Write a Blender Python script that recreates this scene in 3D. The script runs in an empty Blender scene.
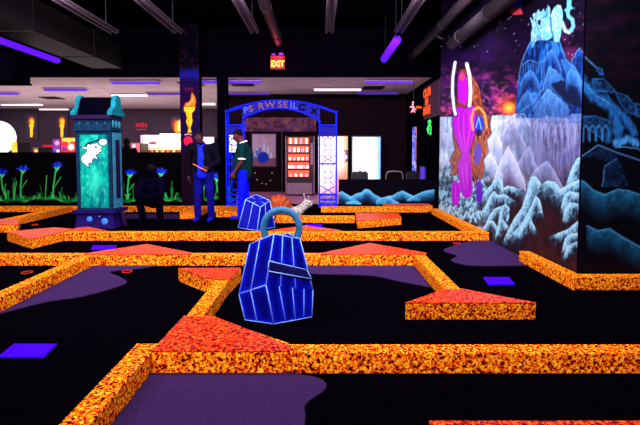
import bpy, bmesh, math, random
import numpy as np
from mathutils import Vector, Matrix
R = math.radians
SC = bpy.context.scene
COL = SC.collection

# ------------------------------------------------------------------ camera, world, lights
F, PITCH, H = 450.0, R(3), 1.25                 # focal length in pixels of the 640x425 frame
CX, CY = 320.0, 153 + 450.0*math.tan(R(3))
cam = bpy.data.cameras.new('camera'); co = bpy.data.objects.new('camera', cam); COL.objects.link(co)
cam.sensor_width = 36; cam.lens = F/640*36; cam.shift_y = -(212.5-CY)/640
co.location = (0, 0, H); co.rotation_euler = (R(90)-PITCH, 0, 0); cam.clip_start = .05
SC.camera = co
w = bpy.data.worlds.new('world'); SC.world = w; w.use_nodes = True
w.node_tree.nodes['Background'].inputs[0].default_value = (.25, .1, .6, 1)
w.node_tree.nodes['Background'].inputs[1].default_value = .05
SC.view_settings.view_transform = 'Standard'; SC.view_settings.look = 'None'
SC.view_settings.exposure = 0; SC.view_settings.gamma = 1

def area(name, loc, aim, sx, sy, watts, col):
    l = bpy.data.lights.new(name, 'AREA'); l.shape = 'RECTANGLE'; l.size = sx; l.size_y = sy
    l.energy = watts; l.color = col
    o = bpy.data.objects.new(name, l); COL.objects.link(o); o.location = loc
    d = Vector(aim)-Vector(loc); o.rotation_euler = d.to_track_quat('-Z', 'Y').to_euler()
    return o
UV = (1.0, .86, 1.0)
# unseen fill lights added over the course to brighten the fluorescent colours
for X in (-3.7, -1.1, 1.3):
    area('hall_fill', (X, -.6, 3.2), (X, 3.2, 0), 1.6, .5, 118, UV)
for X in (-4.6, -2.4, 0, 1.5):
    area('hall_fill', (X, 3.4, 3.25), (X-.1, 7.2, .4), 1.4, .5, 122, UV)
for X in (-5.4, -3.0, -.9, 1.2):
    area('hall_fill', (X, 6.2, 3.3), (X, 10.4, .6), 1.4, .5, 100, UV)
for Y in (4.2, 6.4):
    area('mural_fill', (-.3, Y-.3, 3.3), (2.44, Y+1.2, 1.6), .5, 1.2, 12, (.8, .85, 1))  # wall washers added to brighten the mural
# arcade beyond the half wall
area('arcade_lamp', (-7, 15, 3.0), (-7, 15.2, 0), 8, 4, 200, (1, .8, .85))
area('arcade_lamp', (.0, 12.6, 3.0), (.0, 12.8, 0), 4.5, 1.6, 14, (1, .7, .85))
area('arcade_fill', (-7, 14.6, .9), (-7, 14.6, 3), 9, 5, 220, (1, .84, .82))  # two hidden uplights added to brighten the arcade ceiling, in place of machine glow
area('arcade_fill', (.2, 12.4, .7), (.2, 12.4, 3), 4, 1.6, 14, (.9, .7, 1))
area('ceiling_fill', (-1.5, 5.5, 2.6), (-1.5, 6.5, 4), 5, 3, 5, (.75, .5, 1))  # unseen uplight added to bring out the ceiling pipes

# ------------------------------------------------------------------ projection helpers (pixel of the photo <-> place)
cP, sP = math.cos(PITCH), math.sin(PITCH)
def _ray(px, py):
    a = (px-CX)/F; b = (py-CY)/F
    return (a, cP-b*sP, -sP-b*cP)
def onz(px, py, z=0.0):
    d = _ray(px, py); t = (z-H)/d[2]; return (d[0]*t, d[1]*t, z)
def onY(px, py, Y):
    d = _ray(px, py); t = Y/d[1]; return (d[0]*t, Y, H+d[2]*t)
def onX(px, py, X):
    d = _ray(px, py); t = X/d[0]; return (X, d[1]*t, H+d[2]*t)
def proj(P):
    X, Y, Z = P[:, 0], P[:, 1], P[:, 2]
    z = Y*cP+(H-Z)*sP; y = (H-Z)*cP-Y*sP
    return CX+F*X/z, CY+F*y/z

# ------------------------------------------------------------------ materials
def lin(c):
    c = np.asarray(c, float)/255.0
    return np.where(c <= .04045, c/12.92, ((c+.055)/1.055)**2.4)
def rgba(c): l = lin(c); return (float(l[0]), float(l[1]), float(l[2]), 1)
def new_mat(name):
    m = bpy.data.materials.new(name); m.use_nodes = True
    return m, m.node_tree.nodes, m.node_tree.links, m.node_tree.nodes['Principled BSDF']
def plain(name, c, rough=.6, spec=.3, metal=0, emit=0, var=.12, scale=12):
    m, n, l, b = new_mat(name)
    b.inputs['Roughness'].default_value = rough; b.inputs['Specular IOR Level'].default_value = spec
    b.inputs['Metallic'].default_value = metal
    c4 = rgba(c)
    tc = n.new('ShaderNodeTexCoord'); nz = n.new('ShaderNodeTexNoise'); nz.inputs['Scale'].default_value = scale
    nz.inputs['Detail'].default_value = 3
    cr = n.new('ShaderNodeValToRGB'); l.new(tc.outputs['Object'], nz.inputs['Vector']); l.new(nz.outputs['Fac'], cr.inputs['Fac'])
    cr.color_ramp.elements[0].position = .3; cr.color_ramp.elements[1].position = .7
    cr.color_ramp.elements[0].color = tuple(x*(1-var) for x in c4[:3])+(1,)
    cr.color_ramp.elements[1].color = tuple(min(1, x*(1+var)) for x in c4[:3])+(1,)
    l.new(cr.outputs['Color'], b.inputs['Base Color'])
    if emit:
        l.new(cr.outputs['Color'], b.inputs['Emission Color']); b.inputs['Emission Strength'].default_value = emit
    return m
def speckle(name, stops, scale, rough=.8, spec=.1, detail=2.5, coord='Object'):
    m, n, l, b = new_mat(name)
    b.inputs['Roughness'].default_value = rough; b.inputs['Specular IOR Level'].default_value = spec
    tc = n.new('ShaderNodeTexCoord'); nz = n.new('ShaderNodeTexNoise'); nz.inputs['Scale'].default_value = scale
    nz.inputs['Detail'].default_value = detail; nz.inputs['Roughness'].default_value = .6; nz.inputs['Distortion'].default_value = .6
    cr = n.new('ShaderNodeValToRGB'); e = cr.color_ramp.elements
    while len(e) < len(stops): e.new(.5)
    for i, (p, c) in enumerate(stops): e[i].position = p; e[i].color = rgba(c)
    l.new(tc.outputs[coord], nz.inputs['Vector']); l.new(nz.outputs['Fac'], cr.inputs['Fac']); l.new(cr.outputs['Color'], b.inputs['Base Color'])
    bp = n.new('ShaderNodeBump'); bp.inputs['Strength'].default_value = .15; bp.inputs['Distance'].default_value = .01
    l.new(nz.outputs['Fac'], bp.inputs['Height']); l.new(bp.outputs['Normal'], b.inputs['Normal'])
    return m
def painted(name, rough=.45, spec=.3, emit=0):
    m, n, l, b = new_mat(name)
    at = n.new('ShaderNodeAttribute'); at.attribute_name = 'paint'
    l.new(at.outputs['Color'], b.inputs['Base Color'])
    b.inputs['Roughness'].default_value = rough; b.inputs['Specular IOR Level'].default_value = spec
    if emit: l.new(at.outputs['Color'], b.inputs['Emission Color']); b.inputs['Emission Strength'].default_value = emit
    return m
M = {}
M['lava'] = speckle('lava_carpet', [(.375, (12, 2, 2)), (.43, (140, 14, 3)), (.485, (246, 72, 4)), (.55, (255, 146, 8)), (.66, (255, 216, 50))], 60, spec=.05)
M['lava_red'] = speckle('lava_carpet_red', [(.36, (50, 4, 3)), (.44, (140, 10, 3)), (.51, (232, 46, 8)), (.64, (255, 112, 28))], 56, rough=.34, spec=.16)
M['floor'] = speckle('black_carpet', [(.3, (2, 1, 4)), (.7, (4, 3, 7))], 40, rough=1, spec=0)
M['green'] = speckle('putting_carpet', [(.3, (42, 26, 62)), (.7, (58, 35, 82))], 90, rough=.9, spec=.03)
M['tee'] = speckle('tee_mat', [(.3, (52, 4, 226)), (.7, (66, 10, 255))], 60, rough=.9, spec=0)
M['black'] = plain('black_paint', (4, 2, 8), .9, .0)
M['ceil'] = plain('black_ceiling', (4, 2, 7), .9, .0)
M['pipe'] = plain('dark_grey_pipe', (50, 42, 50), .6, .15)
M['pipe2'] = plain('strip_light_housing', (74, 58, 72), .5, .25)
M['duct'] = plain('black_duct', (9, 7, 10), .6, .2)
M['darkmetal'] = plain('dark_metal', (18, 14, 24), .4, .4)
M['violet'] = plain('violet_lamp', (86, 18, 255), .5, 0, emit=1.5, var=.03)
M['violet2'] = plain('violet_lamp_dim', (84, 44, 170), .5, 0, emit=.8, var=.03)
M['violet3'] = plain('violet_diffuser', (88, 44, 205), .5, 0, emit=1.0, var=.05)
M['white_lamp'] = plain('white_lamp', (255, 236, 240), .5, 0, emit=1.0, var=.02)
M['arc_ceil'] = plain('arcade_ceiling_tiles', (196, 178, 182), .9, .05, scale=3)
M['arc_wall'] = plain('arcade_dark_wall', (74, 60, 74), .8, .1)
M['arc_wall2'] = plain('arcade_maroon_wall', (20, 5, 14), .8, .05)
M['arc_floor'] = plain('arcade_floor', (150, 90, 130), .5, .4)
M['paint'] = painted('mural_paint', .45, .1)
M['paint_matte'] = painted('panel_paint', .9, .03)
M['screen'] = painted('lit_screen', .4, .1, emit=1.0)
M['blue'] = plain('blue_paint', (4, 4, 130), .6, .1, var=.25, scale=6)
M['blue_dark'] = plain('deep_blue_paint', (6, 5, 74), .6, .1)
M['blue_line'] = plain('pale_blue_paint', (120, 170, 250), .7, .1)
M['ring'] = plain('teal_grey_paint', (40, 112, 150), .5, .25, var=.3, scale=14)
M['archblue'] = plain('blue_arch_paint', (12, 30, 245), .6, .1)
M['archpanel'] = plain('blue_arch_panel', (4, 6, 130), .6, .1, var=.3, scale=10)
M['bronze'] = plain('bronze_lettering', (112, 70, 94), .6, .1)
M['letter_blue'] = plain('pale_lettering', (60, 84, 232), .6, .1)
M['white'] = plain('white_paint', (240, 236, 245), .6, .3)
M['teal_dark'] = plain('dark_teal_paint', (7, 36, 60), .7, .05, var=.4)
M['teal'] = plain('teal_paint', (10, 96, 108), .7, .05, var=.35, scale=9)
M['tealpale'] = plain('pale_teal_paint', (40, 116, 138), .7, .05, var=.2)
M['purple'] = plain('purple_paint', (24, 8, 74), .7, .05, var=.35, scale=7)
M['purple_dark'] = plain('dark_purple_paint', (28, 9, 46), .7, .05, var=.3)
M['rooftile'] = plain('dark_roof', (2, 2, 8), .9, .0)
M['skylight'] = plain('light_blue_dot', (50, 116, 214), .6, .2)
M['hole_rim'] = plain('hole_rim', (170, 36, 14), .7, .1)
M['orange'] = plain('orange_paint', (255, 120, 20), .6, .2)
M['shell'] = plain('brown_shell', (150, 62, 26), .6, .1, var=.25, scale=14)
M['shell_dark'] = plain('shell_groove', (90, 36, 20), .6, .2)
M['snail'] = speckle('spotted_snail_skin', [(.40, (40, 34, 30)), (.47, (150, 146, 142)), (.7, (190, 186, 184))], 38, rough=.8, spec=.05)
M['skin'] = plain('brown_skin', (52, 26, 34), .7, .1)
M['skin2'] = plain('warm_brown_skin', (78, 34, 34), .7, .1)
M['hair'] = plain('black_hair', (10, 6, 10), .9, .05)
M['jacket'] = plain('black_jacket', (6, 4, 16), .9, .03)
M['bshirt'] = plain('blue_shirt', (16, 30, 220), .8, .05, var=.3, scale=20)
M['jeans'] = plain('dark_blue_jeans', (9, 7, 98), .9, .03, var=.35, scale=9)
M['jeans2'] = plain('bright_blue_jeans', (8, 12, 228), .9, .03, var=.2, scale=9)
M['gshirt'] = plain('dark_green_shirt', (4, 34, 38), .9, .03)
M['shoe'] = plain('blue_shoes', (16, 14, 150), .8, .05)
M['navy'] = plain('navy_clothes', (4, 3, 16), .95, .0, var=.3)
M['eye'] = plain('eye_white', (120, 110, 125), .4, .4)
M['lip'] = plain('dark_lips', (50, 20, 26), .5, .3)
M['red_glow'] = plain('red_sign_light', (255, 40, 60), .5, 0, emit=1.2, var=.02)
M['amber_glow'] = plain('amber_sign_light', (255, 190, 60), .5, 0, emit=1.3, var=.02)
M['orange_glow'] = plain('orange_sign_light', (255, 84, 26), .5, 0, emit=.85, var=.05)
M['pink_glow'] = plain('pink_sign_light', (255, 150, 170), .5, 0, emit=.9, var=.05)
M['green_glow'] = plain('green_sign_light', (60, 220, 90), .5, 0, emit=.6, var=.05)
M['vend'] = plain('vending_cabinet', (38, 14, 27), .5, .2)
M['vend_trim'] = plain('vending_trim', (120, 80, 104), .4, .4)
M['product'] = plain('snack_packets', (255, 214, 190), .5, .2, emit=.9, var=.3, scale=40)
M['shelf_glow'] = plain('vending_shelf_light', (214, 92, 66), .5, .0, emit=.75, var=.05)
M['gold'] = plain('gold_dot', (170, 140, 120), .5, .3)

# ------------------------------------------------------------------ mesh helpers
class MB:
    def __init__(s): s.v = []; s.f = []; s.m = []
    def add(s, vs, fs, mi=0):
        k = len(s.v); s.v += [tuple(p) for p in vs]; s.f += [tuple(i+k for i in f) for f in fs]; s.m += [mi]*len(fs); return s
    def box(s, x0, x1, y0, y1, z0, z1, mi=0):
        v = [(x, y, z) for z in (z0, z1) for y in (y0, y1) for x in (x0, x1)]
        return s.add(v, [(0, 2, 3, 1), (4, 5, 7, 6), (0, 1, 5, 4), (1, 3, 7, 5), (3, 2, 6, 7), (2, 0, 4, 6)], mi)
    def prism(s, poly, z0, z1, mi=0):
        a = sum(poly[i][0]*poly[(i+1) % len(poly)][1]-poly[(i+1) % len(poly)][0]*poly[i][1] for i in range(len(poly)))
        if a < 0: poly = poly[::-1]
        n = len(poly)
        v = [(x, y, z0) for x, y in poly]+[(x, y, z1) for x, y in poly]
        return s.add(v, [tuple(range(n-1, -1, -1)), tuple(range(n, 2*n))]+[(i, (i+1) % n, n+(i+1) % n, n+i) for i in range(n)], mi)
    def tube(s, pts, r, n=10, mi=0, closed=False):
        pts = [Vector(p) for p in pts]; N = len(pts)
        rr = r if isinstance(r, (list, tuple)) else [r]*N
        k = len(s.v); prev = None
        for i, p in enumerate(pts):
            if closed: t = pts[(i+1) % N]-pts[i-1]
            else: t = pts[min(i+1, N-1)]-pts[max(i-1, 0)]
            t.normalize()
            if prev is None:
                a = Vector((0, 0, 1)) if abs(t.z) < .9 else Vector((1, 0, 0)); u = t.cross(a).normalized()
            else:
                u = (prev-t*prev.dot(t)).normalized()
            prev = u; q = t.cross(u)
            for j in range(n):
                an = 2*math.pi*j/n; s.v.append(tuple(p+(u*math.cos(an)+q*math.sin(an))*rr[i]))
        for i in range(N if closed else N-1):
            a, b = k+i*n, k+((i+1) % N)*n
            for j in range(n):
                s.f.append((a+j, a+(j+1) % n, b+(j+1) % n, b+j)); s.m.append(mi)
        if not closed:
            s.f.append(tuple(k+j for j in range(n-1, -1, -1))); s.f.append(tuple(k+(N-1)*n+j for j in range(n))); s.m += [mi, mi]
        return s
    def ell(s, c, r, n=16, mi=0, rot=None):
        c = Vector(c); k = len(s.v); m = n//2
        rot = rot or Matrix.Identity(3)
        s.v.append(tuple(c+rot@Vector((0, 0, r[2]))))
        for i in range(1, m):
            th = math.pi*i/m
            for j in range(n):
                ph = 2*math.pi*j/n
                s.v.append(tuple(c+rot@Vector((r[0]*math.sin(th)*math.cos(ph), r[1]*math.sin(th)*math.sin(ph), r[2]*math.cos(th)))))
        s.v.append(tuple(c+rot@Vector((0, 0, -r[2])))); e = len(s.v)-1
        for j in range(n):
            s.f.append((k, k+1+j, k+1+(j+1) % n)); s.m.append(mi)
            for i in range(m-2):
                a = k+1+i*n; b = a+n
                s.f.append((a+j, b+j, b+(j+1) % n, a+(j+1) % n)); s.m.append(mi)
            a = k+1+(m-2)*n
            s.f.append((a+j, e, a+(j+1) % n)); s.m.append(mi)
        return s
    def cap(s, p0, p1, r0, r1, n=12, mi=0):
        p0, p1 = Vector(p0), Vector(p1)
        s.tube([p0, p1], [r0, r1], n, mi)
        s.ell(p0, (r0,)*3, n, mi); s.ell(p1, (r1,)*3, n, mi); return s
    def build(s, name, mats, parent=None, bevel=0, smooth=False, weld=False):
        me = bpy.data.meshes.new(name); me.from_pydata(s.v, [], s.f); me.update()
        if not isinstance(mats, (list, tuple)): mats = [mats]
        for m in mats: me.materials.append(m)
        for p, i in zip(me.polygons, s.m): p.material_index = i; p.use_smooth = smooth
        bm = bmesh.new(); bm.from_mesh(me); bmesh.ops.recalc_face_normals(bm, faces=bm.faces)
        if bevel:
            ed = [e for e in bm.edges if len(e.link_faces) == 2 and e.calc_face_angle(0) > .5]
            bmesh.ops.bevel(bm, geom=ed, offset=bevel, segments=2, affect='EDGES', profile=.6, clamp_overlap=True)
        bm.to_mesh(me); bm.free()
        o = bpy.data.objects.new(name, me); COL.objects.link(o)
        if parent: o.parent = parent
        return o
def settle(o, base):
    """move a top-level mesh's origin to its base point"""
    b = Vector(base); o.data.transform(Matrix.Translation(-b)); o.location = b; return o
def tag(o, label=None, cat=None, group=None, kind=None):
    for k, v in (('label', label), ('category', cat), ('group', group), ('kind', kind)):
        if v: o[k] = v
    return o
def empty(name, loc, label, cat, group=None, rz=0):
    o = bpy.data.objects.new(name, None); COL.objects.link(o); o.location = loc; o.rotation_euler = (0, 0, rz); o.empty_display_size = .1
    return tag(o, label, cat, group)
def struct(o, label=None): o['kind'] = 'structure'; return o
def copy_tree(o, parent=None):
    c = o.copy(); COL.objects.link(c)
    if parent: c.parent = parent
    for ch in [x for x in bpy.data.objects if x.parent == o]: copy_tree(ch, c)
    return c
def remesh(o, voxel, it=3):
    m = o.modifiers.new('r', 'REMESH'); m.mode = 'VOXEL'; m.voxel_size = voxel; m.use_smooth_shade = True
    s = o.modifiers.new('s', 'SMOOTH'); s.iterations = it; s.factor = .5
    dg = bpy.context.evaluated_depsgraph_get()
    me = bpy.data.meshes.new_from_object(o.evaluated_get(dg)); o.modifiers.clear(); o.data = me
    me.name = o.name
    for p in me.polygons: p.use_smooth = True
    return o
def text(name, s, loc, size, mat, parent, rot=(R(90), 0, 0), depth=.004, sx=1, bold=0):
    c = bpy.data.curves.new(name, 'FONT'); c.body = s; c.size = size; c.extrude = depth; c.align_x = 'CENTER'; c.align_y = 'CENTER'
    c.offset = bold
    t = bpy.data.objects.new(name, c); COL.objects.link(t)
    dg = bpy.context.evaluated_depsgraph_get()
    me = bpy.data.meshes.new_from_object(t.evaluated_get(dg)); bpy.data.objects.remove(t)
    o = bpy.data.objects.new(name, me); COL.objects.link(o); me.materials.clear(); me.materials.append(mat)
    o.parent = parent; o.location = loc; o.rotation_euler = rot; o.scale = (sx, 1, 1); return o

# ------------------------------------------------------------------ painting on panels (vertex paint laid out in the artwork)
def vnoise(x, y, seed=0):
    xi = np.floor(x).astype(np.int64); yi = np.floor(y).astype(np.int64); fx = x-xi; fy = y-yi
    fx = fx*fx*(3-2*fx); fy = fy*fy*(3-2*fy)
    def h(a, b):
        n = (a*374761393+b*668265263+seed*1442695041) & 0xffffffff
        n = ((n ^ (n >> 13))*1274126177) & 0xffffffff
        return ((n ^ (n >> 16)) & 0xffff)/65535.0
    return (h(xi, yi)*(1-fx)+h(xi+1, yi)*fx)*(1-fy)+(h(xi, yi+1)*(1-fx)+h(xi+1, yi+1)*fx)*fy
def fbm(x, y, seed=0, o=4):
    s = 0; a = .5
    for i in range(o): s = s+a*vnoise(x*2**i, y*2**i, seed+i); a *= .5
    return s/(1-.5**o)
class Canvas:
    def __init__(s, u, v, base): s.u = u; s.v = v; s.c = np.tile(np.array(base, float), (len(u), 1))
    def mix(s, a, col):
        a = np.clip(a, 0, 1)[:, None]; s.c = s.c*(1-a)+(np.array(col, float) if not isinstance(col, np.ndarray) else col)*a
    def inside(s, poly):
        u, v = s.u, s.v; m = np.zeros(len(u), bool); n = len(poly)
        for i in range(n):
            x0, y0 = poly[i]; x1, y1 = poly[(i+1) % n]
            if y0 == y1: continue
            c = ((y0 > v) != (y1 > v)) & (u < (x1-x0)*(v-y0)/(y1-y0)+x0); m ^= c
        return m
    def dist(s, line):
        d = np.full(len(s.u), 1e9)
        for (x0, y0), (x1, y1) in zip(line[:-1], line[1:]):
            dx, dy = x1-x0, y1-y0; L = dx*dx+dy*dy+1e-9
            t = np.clip(((s.u-x0)*dx+(s.v-y0)*dy)/L, 0, 1)
            d = np.minimum(d, np.hypot(s.u-x0-t*dx, s.v-y0-t*dy))
        return d
    def poly(s, poly, col, alpha=1, line=None, lw=.8):
        s.mix(s.inside(poly)*alpha, col)
        if line: s.stroke(list(poly)+[poly[0]], lw, line)
    def stroke(s, line, r, col, alpha=1, soft=.5):
        d = s.dist(line); s.mix(np.clip((r-d)/(r*soft+1e-6), 0, 1)*alpha, col)
    def rock(s, line, r, light, dark, seed=0):
        """a brushed snowy form: pale on its upper-left edge, falling to the dark ground colour"""
        d = s.dist(line); n = fbm(s.u*.45, s.v*.22, seed)
        a = np.clip((r*(.65+.8*n)-d)/(r*.55), 0, 1)
        k = np.clip(.25+1.1*(n-.25)+.45*(1-d/r), 0, 1)[:, None]
        s.mix(a, np.array(dark, float)*(1-k)+np.array(light, float)*k)
    def oval(s, c, rx, ry, col, alpha=1, soft=.15):
        d = np.hypot((s.u-c[0])/rx, (s.v-c[1])/ry); s.mix(np.clip((1-d)/soft, 0, 1)*alpha, col)
def panel(name, O, U, V, nu, nv, paint, mat, back=.04, parent=None, backmat=None):
    O, U, V = Vector(O), Vector(U), Vector(V)
    a = np.linspace(0, 1, nu+1); b = np.linspace(0, 1, nv+1); A, B = np.meshgrid(a, b)
    P = (np.array(O)+A.reshape(-1, 1)*np.array(U)+B.reshape(-1, 1)*np.array(V))
    n = len(P); idx = np.arange(n).reshape(nv+1, nu+1)
    q = np.stack([idx[:-1, :-1], idx[:-1, 1:], idx[1:, 1:], idx[1:, :-1]], -1).reshape(-1, 4)
    N = U.cross(V).normalized(); bk = [O-N*back, O+U-N*back, O+U+V-N*back, O+V-N*back]
    bot = list(idx[0]); top = list(idx[-1]); lf = list(idx[:, 0]); rt = list(idx[:, -1])
    extra = [(n+3, n+2, n+1, n), tuple(int(i) for i in bot[::-1])+(n, n+1), tuple(int(i) for i in top)+(n+2, n+3),
             tuple(int(i) for i in lf)+(n+3, n), tuple(int(i) for i in rt[::-1])+(n+1, n+2)]
    me = bpy.data.meshes.new(name)
    me.from_pydata([tuple(p) for p in P]+[tuple(p) for p in bk], [], [tuple(int(i) for i in f) for f in q]+extra)
    u, v = proj(P); c = paint(u, v)
    ca = me.color_attributes.new('paint', 'FLOAT_COLOR', 'POINT')
    arr = np.zeros((n+4, 4)); arr[:, 3] = 1; arr[:n, :3] = lin(np.clip(c, 0, 255)); arr[n:, :3] = .002
    ca.data.foreach_set('color', arr.astype(np.float32).ravel())
    me.materials.append(mat)
    if backmat:
        me.materials.append(backmat)
        for i in range(len(q), len(q)+5): me.polygons[i].material_index = 1
    me.update()
    o = bpy.data.objects.new(name, me); COL.objects.link(o)
    if parent: o.parent = parent
    return o

# ================================================================== THE SETTING
WX, WY = 2.44, 4.20          # mural wall plane and its near corner
CZ = 4.25                    # hall ceiling
AZ = 3.13                    # arcade ceiling
struct(MB().box(-10, 5, -3, 11, -.1, 0).build('floor', M['floor']))
struct(MB().box(-14, 2.9, 11, 19.6, -.1, 0).build('floor', M['arc_floor']))
struct(MB().box(-10, 5, -3, 11.2, CZ, CZ+.1).build('ceiling', M['ceil']))
struct(MB().box(-14, 2.9, 11.2, 19.6, AZ, AZ+.1).build('ceiling', M['arc_ceil']))
struct(MB().box(-10, 2.9, 11.0, 11.2, AZ-.02, CZ).build('wall_header', M['black']))
struct(MB().box(-10.1, -10, -3, 11, 0, CZ).build('wall_left', M['black']))
struct(MB().box(-14, -2.95, 19.2, 19.3, 0, AZ).build('wall_arcade_back', M['arc_wall']))
struct(MB().box(-2.95, 2.9, 14.5, 14.6, 0, AZ).build('wall_arcade_front', M['arc_wall2']))
struct(MB().box(-2.95, -2.85, 14.6, 19.2, 0, AZ).build('wall_arcade_side', M['arc_wall']))
struct(MB().box(2.78, 2.9, 9.3, 14.5, 0, CZ).build('wall_arcade_right', M['black']))
struct(MB().box(2.54, 2.78, 9.2, 9.3, 0, CZ).build('trim_1', M['black']))

def paint_mural(u, v):
    c = Canvas(u, v, (8, 4, 20))
    n1 = fbm(u*.07, v*.09, 3); n2 = fbm(u*.16, v*.22, 9)
    # night sky with violet and magenta cloud
    t = np.clip((v-25)/85, 0, 1)
    c.mix(np.clip((n1-.36)*3, 0, 1)*np.clip((v-20)/70, 0, 1)*.85, (50, 10, 84))
    c.mix(np.clip((n2-.46)*4.2, 0, 1)*np.clip((v-55)/45, 0, 1)*.9, (164, 40, 122))
    c.mix(np.clip((fbm(u*.3, v*.4, 21)-.55)*5, 0, 1)*np.clip((v-70)/30, 0, 1)*.6, (232, 120, 160))
    c.mix(np.clip((.42-fbm(u*.2, v*.25, 31))*5, 0, 1)*.7, (26, 8, 40))
    c.mix((u > 548)*np.clip((n1-.4)*4, 0, 1)*.7*(v > 15), (86, 24, 66))
    d = np.hypot((u-509), (v-108)*1.1)
    c.mix(np.clip(1-d/20, 0, 1)**1.6, (255, 96, 22)); c.mix(np.clip(1-d/8, 0, 1)*1.1, (255, 200, 60))
    rs = random.Random(4)
    for i in range(120):
        x = rs.uniform(436, 588); y = rs.uniform(0, 78); r = rs.choice([.35, .45, .6, .9])
        if (x > 470 and y > 55): continue
        c.oval((x, y), r, r, (200, 200, 255), .9, .8)
    # small rocket near the ceiling
    c.poly([(513, -4), (524, -4), (521, 9), (515, 12), (511, 5)], (40, 46, 220)); c.poly([(510, 9), (520, 7), (523, 14), (512, 15)], (210, 60, 70))
    # ---- pale ice field below the horizon, whitened by a painted reflection of the arcade
    hz = 117-(u-445)*.03
    low = v > hz
    g = np.clip((v-115)/95, 0, 1); rgt = np.clip((u-492)/60, 0, 1)
    base = np.outer(1-rgt, [170, 208, 240])+np.outer(rgt, [66, 76, 122])
    warm = np.clip((v-160)/34, 0, 1)*np.clip((u-478)/22, 0, 1)
    base = base*(1-warm[:, None])+np.array([40, 17, 24.])*warm[:, None]
    base *= (.55+.8*fbm(u*.55, v*.09, 5))[:, None]
    c.mix(low*1.0, base)
    c.mix(low*np.clip((n2-.5)*3, 0, 1)*.45*(1-warm)*(1-.6*rgt), (224, 232, 246))
    c.mix(low*np.clip((fbm(u*.8, v*.12, 61)-.52)*6, 0, 1)*.5*(1-warm)*rgt, (150, 160, 206))
    c.mix(low*np.clip((v-160)/20, 0, 1)*np.clip((fbm(u*.3, v*.2, 44)-.36)*6, 0, 1)*np.clip((505-u)/20, 0, 1), (10, 28, 42))
    # ---- blue mountain
    mt = [(531, 40), (524, 55), (520, 69), (517, 90), (515, 118), (590, 118), (590, 60), (585, 57), (579, 48), (571, 62), (566, 58), (559, 40)]
    s = fbm(u*.55, v*.13, 7); s2 = fbm(u*.22, v*.12, 17); k = np.clip((s-.3)*1.6+(s2-.5)*1.2, 0, 1)[:, None]
    bl = np.array([3, 22, 74.])*(1-k)+np.array([20, 104, 196.])*k
    c.mix(c.inside(mt)*1.0, bl)
    def shade(poly, top, bot, a=.8):
        ys = [p[1] for p in poly]; t = np.clip((v-min(ys))/(max(ys)-min(ys)), 0, 1)[:, None]; nn = (.65+.7*fbm(u*.6, v*.18, int(poly[0][0])))[:, None]
        c.mix(c.inside(poly)*a, (np.array(top, float)*(1-t)+np.array(bot, float)*t)*nn)
    shade([(542, 92), (549, 67), (556, 71), (566, 84), (560, 108), (548, 100)], (70, 140, 214), (14, 50, 110))
    shade([(559, 58), (566, 60), (575, 68), (581, 80), (590, 98), (590, 116), (578, 112), (570, 84)], (40, 108, 180), (14, 52, 116))
    c.poly([(551, 84), (561, 80), (579, 88), (582, 109), (568, 103), (558, 94)], (5, 14, 40), .88)
    shade([(516, 116), (520, 102), (531, 94), (540, 93), (536, 112)], (52, 124, 200), (20, 62, 130))
    shade([(532, 118), (541, 98), (548, 89), (557, 97), (570, 110), (568, 118)], (84, 150, 214), (50, 90, 150))
    c.poly([(549, 46), (556, 44), (562, 58), (558, 70)], (10, 40, 110), .5)
    hl = (120, 186, 238)
    def wob(ln, i):
        out = []
        for (x0, y0), (x1, y1) in zip(ln[:-1], ln[1:]):
            n_ = max(2, int(math.hypot(x1-x0, y1-y0)/3))
            out += [(x0+(x1-x0)*t/n_+math.sin(i*3.1+t*2.3)*.5, y0+(y1-y0)*t/n_+math.cos(i*1.7+t*3.1)*.5) for t in range(n_)]
        return out+[ln[-1]]
    for i, (ln, r) in enumerate((([(531, 41), (524, 55), (520, 69), (518, 84)], .9), ([(523, 64), (530, 60), (538, 63), (546, 60)], .8), ([(542, 91), (549, 67), (556, 71), (564, 80)], .9),
                  ([(519, 101), (530, 94), (541, 92)], .7), ([(533, 110), (541, 98), (548, 89), (557, 97), (568, 107)], .9), ([(520, 112), (531, 104), (537, 98)], .7),
                  ([(559, 41), (566, 60), (575, 68), (581, 80), (590, 100)], .9), ([(571, 62), (579, 48), (590, 60)], .8), ([(546, 44), (550, 60)], .5))):
        c.stroke(wob(ln, i), r, hl, .6, .9)
    for i in range(9):
        x = 523+i*2.6; L = 7+(i*37 % 13); c.stroke([(x, 64), (x+.4, 64+L)], .6, (96, 166, 228), .6, .9)
    # ---- curtain of icicles
    cur = [(532, 119), (590, 118), (590, 176), (566, 178), (544, 172), (530, 158), (526, 134)]
    st = fbm(u*1.0, v*.05, 12)
    c.mix(c.inside(cur)*np.clip((st-.32)*3, 0, 1)*.7, np.outer(1-g, [140, 156, 210])+np.outer(g, [84, 62, 92]))
    c.mix(c.inside(cur)*np.clip((.42-st)*5, 0, 1)*.5, (44, 34, 66))
    shade([(567, 117), (572, 114), (590, 113), (590, 122), (570, 123)], (100, 136, 196), (70, 96, 150))
    shade([(537, 121), (546, 116), (560, 118), (566, 122), (552, 125)], (110, 140, 196), (80, 96, 140))
    for i in range(8):
        x = 536+i*6.6; h1 = 140+(i*29 % 17); c.stroke(wob([(x, h1), (x, 130), (x+1.6, 124.5), (x+4.2, 124), (x+5.6, 129), (x+5.6, h1-4)], i), .6, (176, 180, 220), .6, .9)
    # pale left shoulder and middle peaks
    shade([(486, 124), (500, 119), (515, 114), (522, 116), (512, 140), (500, 172), (486, 184)], (190, 200, 230), (150, 160, 200), .6)
    c.stroke(wob([(490, 130), (500, 122), (508, 120), (516, 114), (524, 114), (530, 126)], 3), .8, (228, 236, 250), .6, .9)
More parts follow.
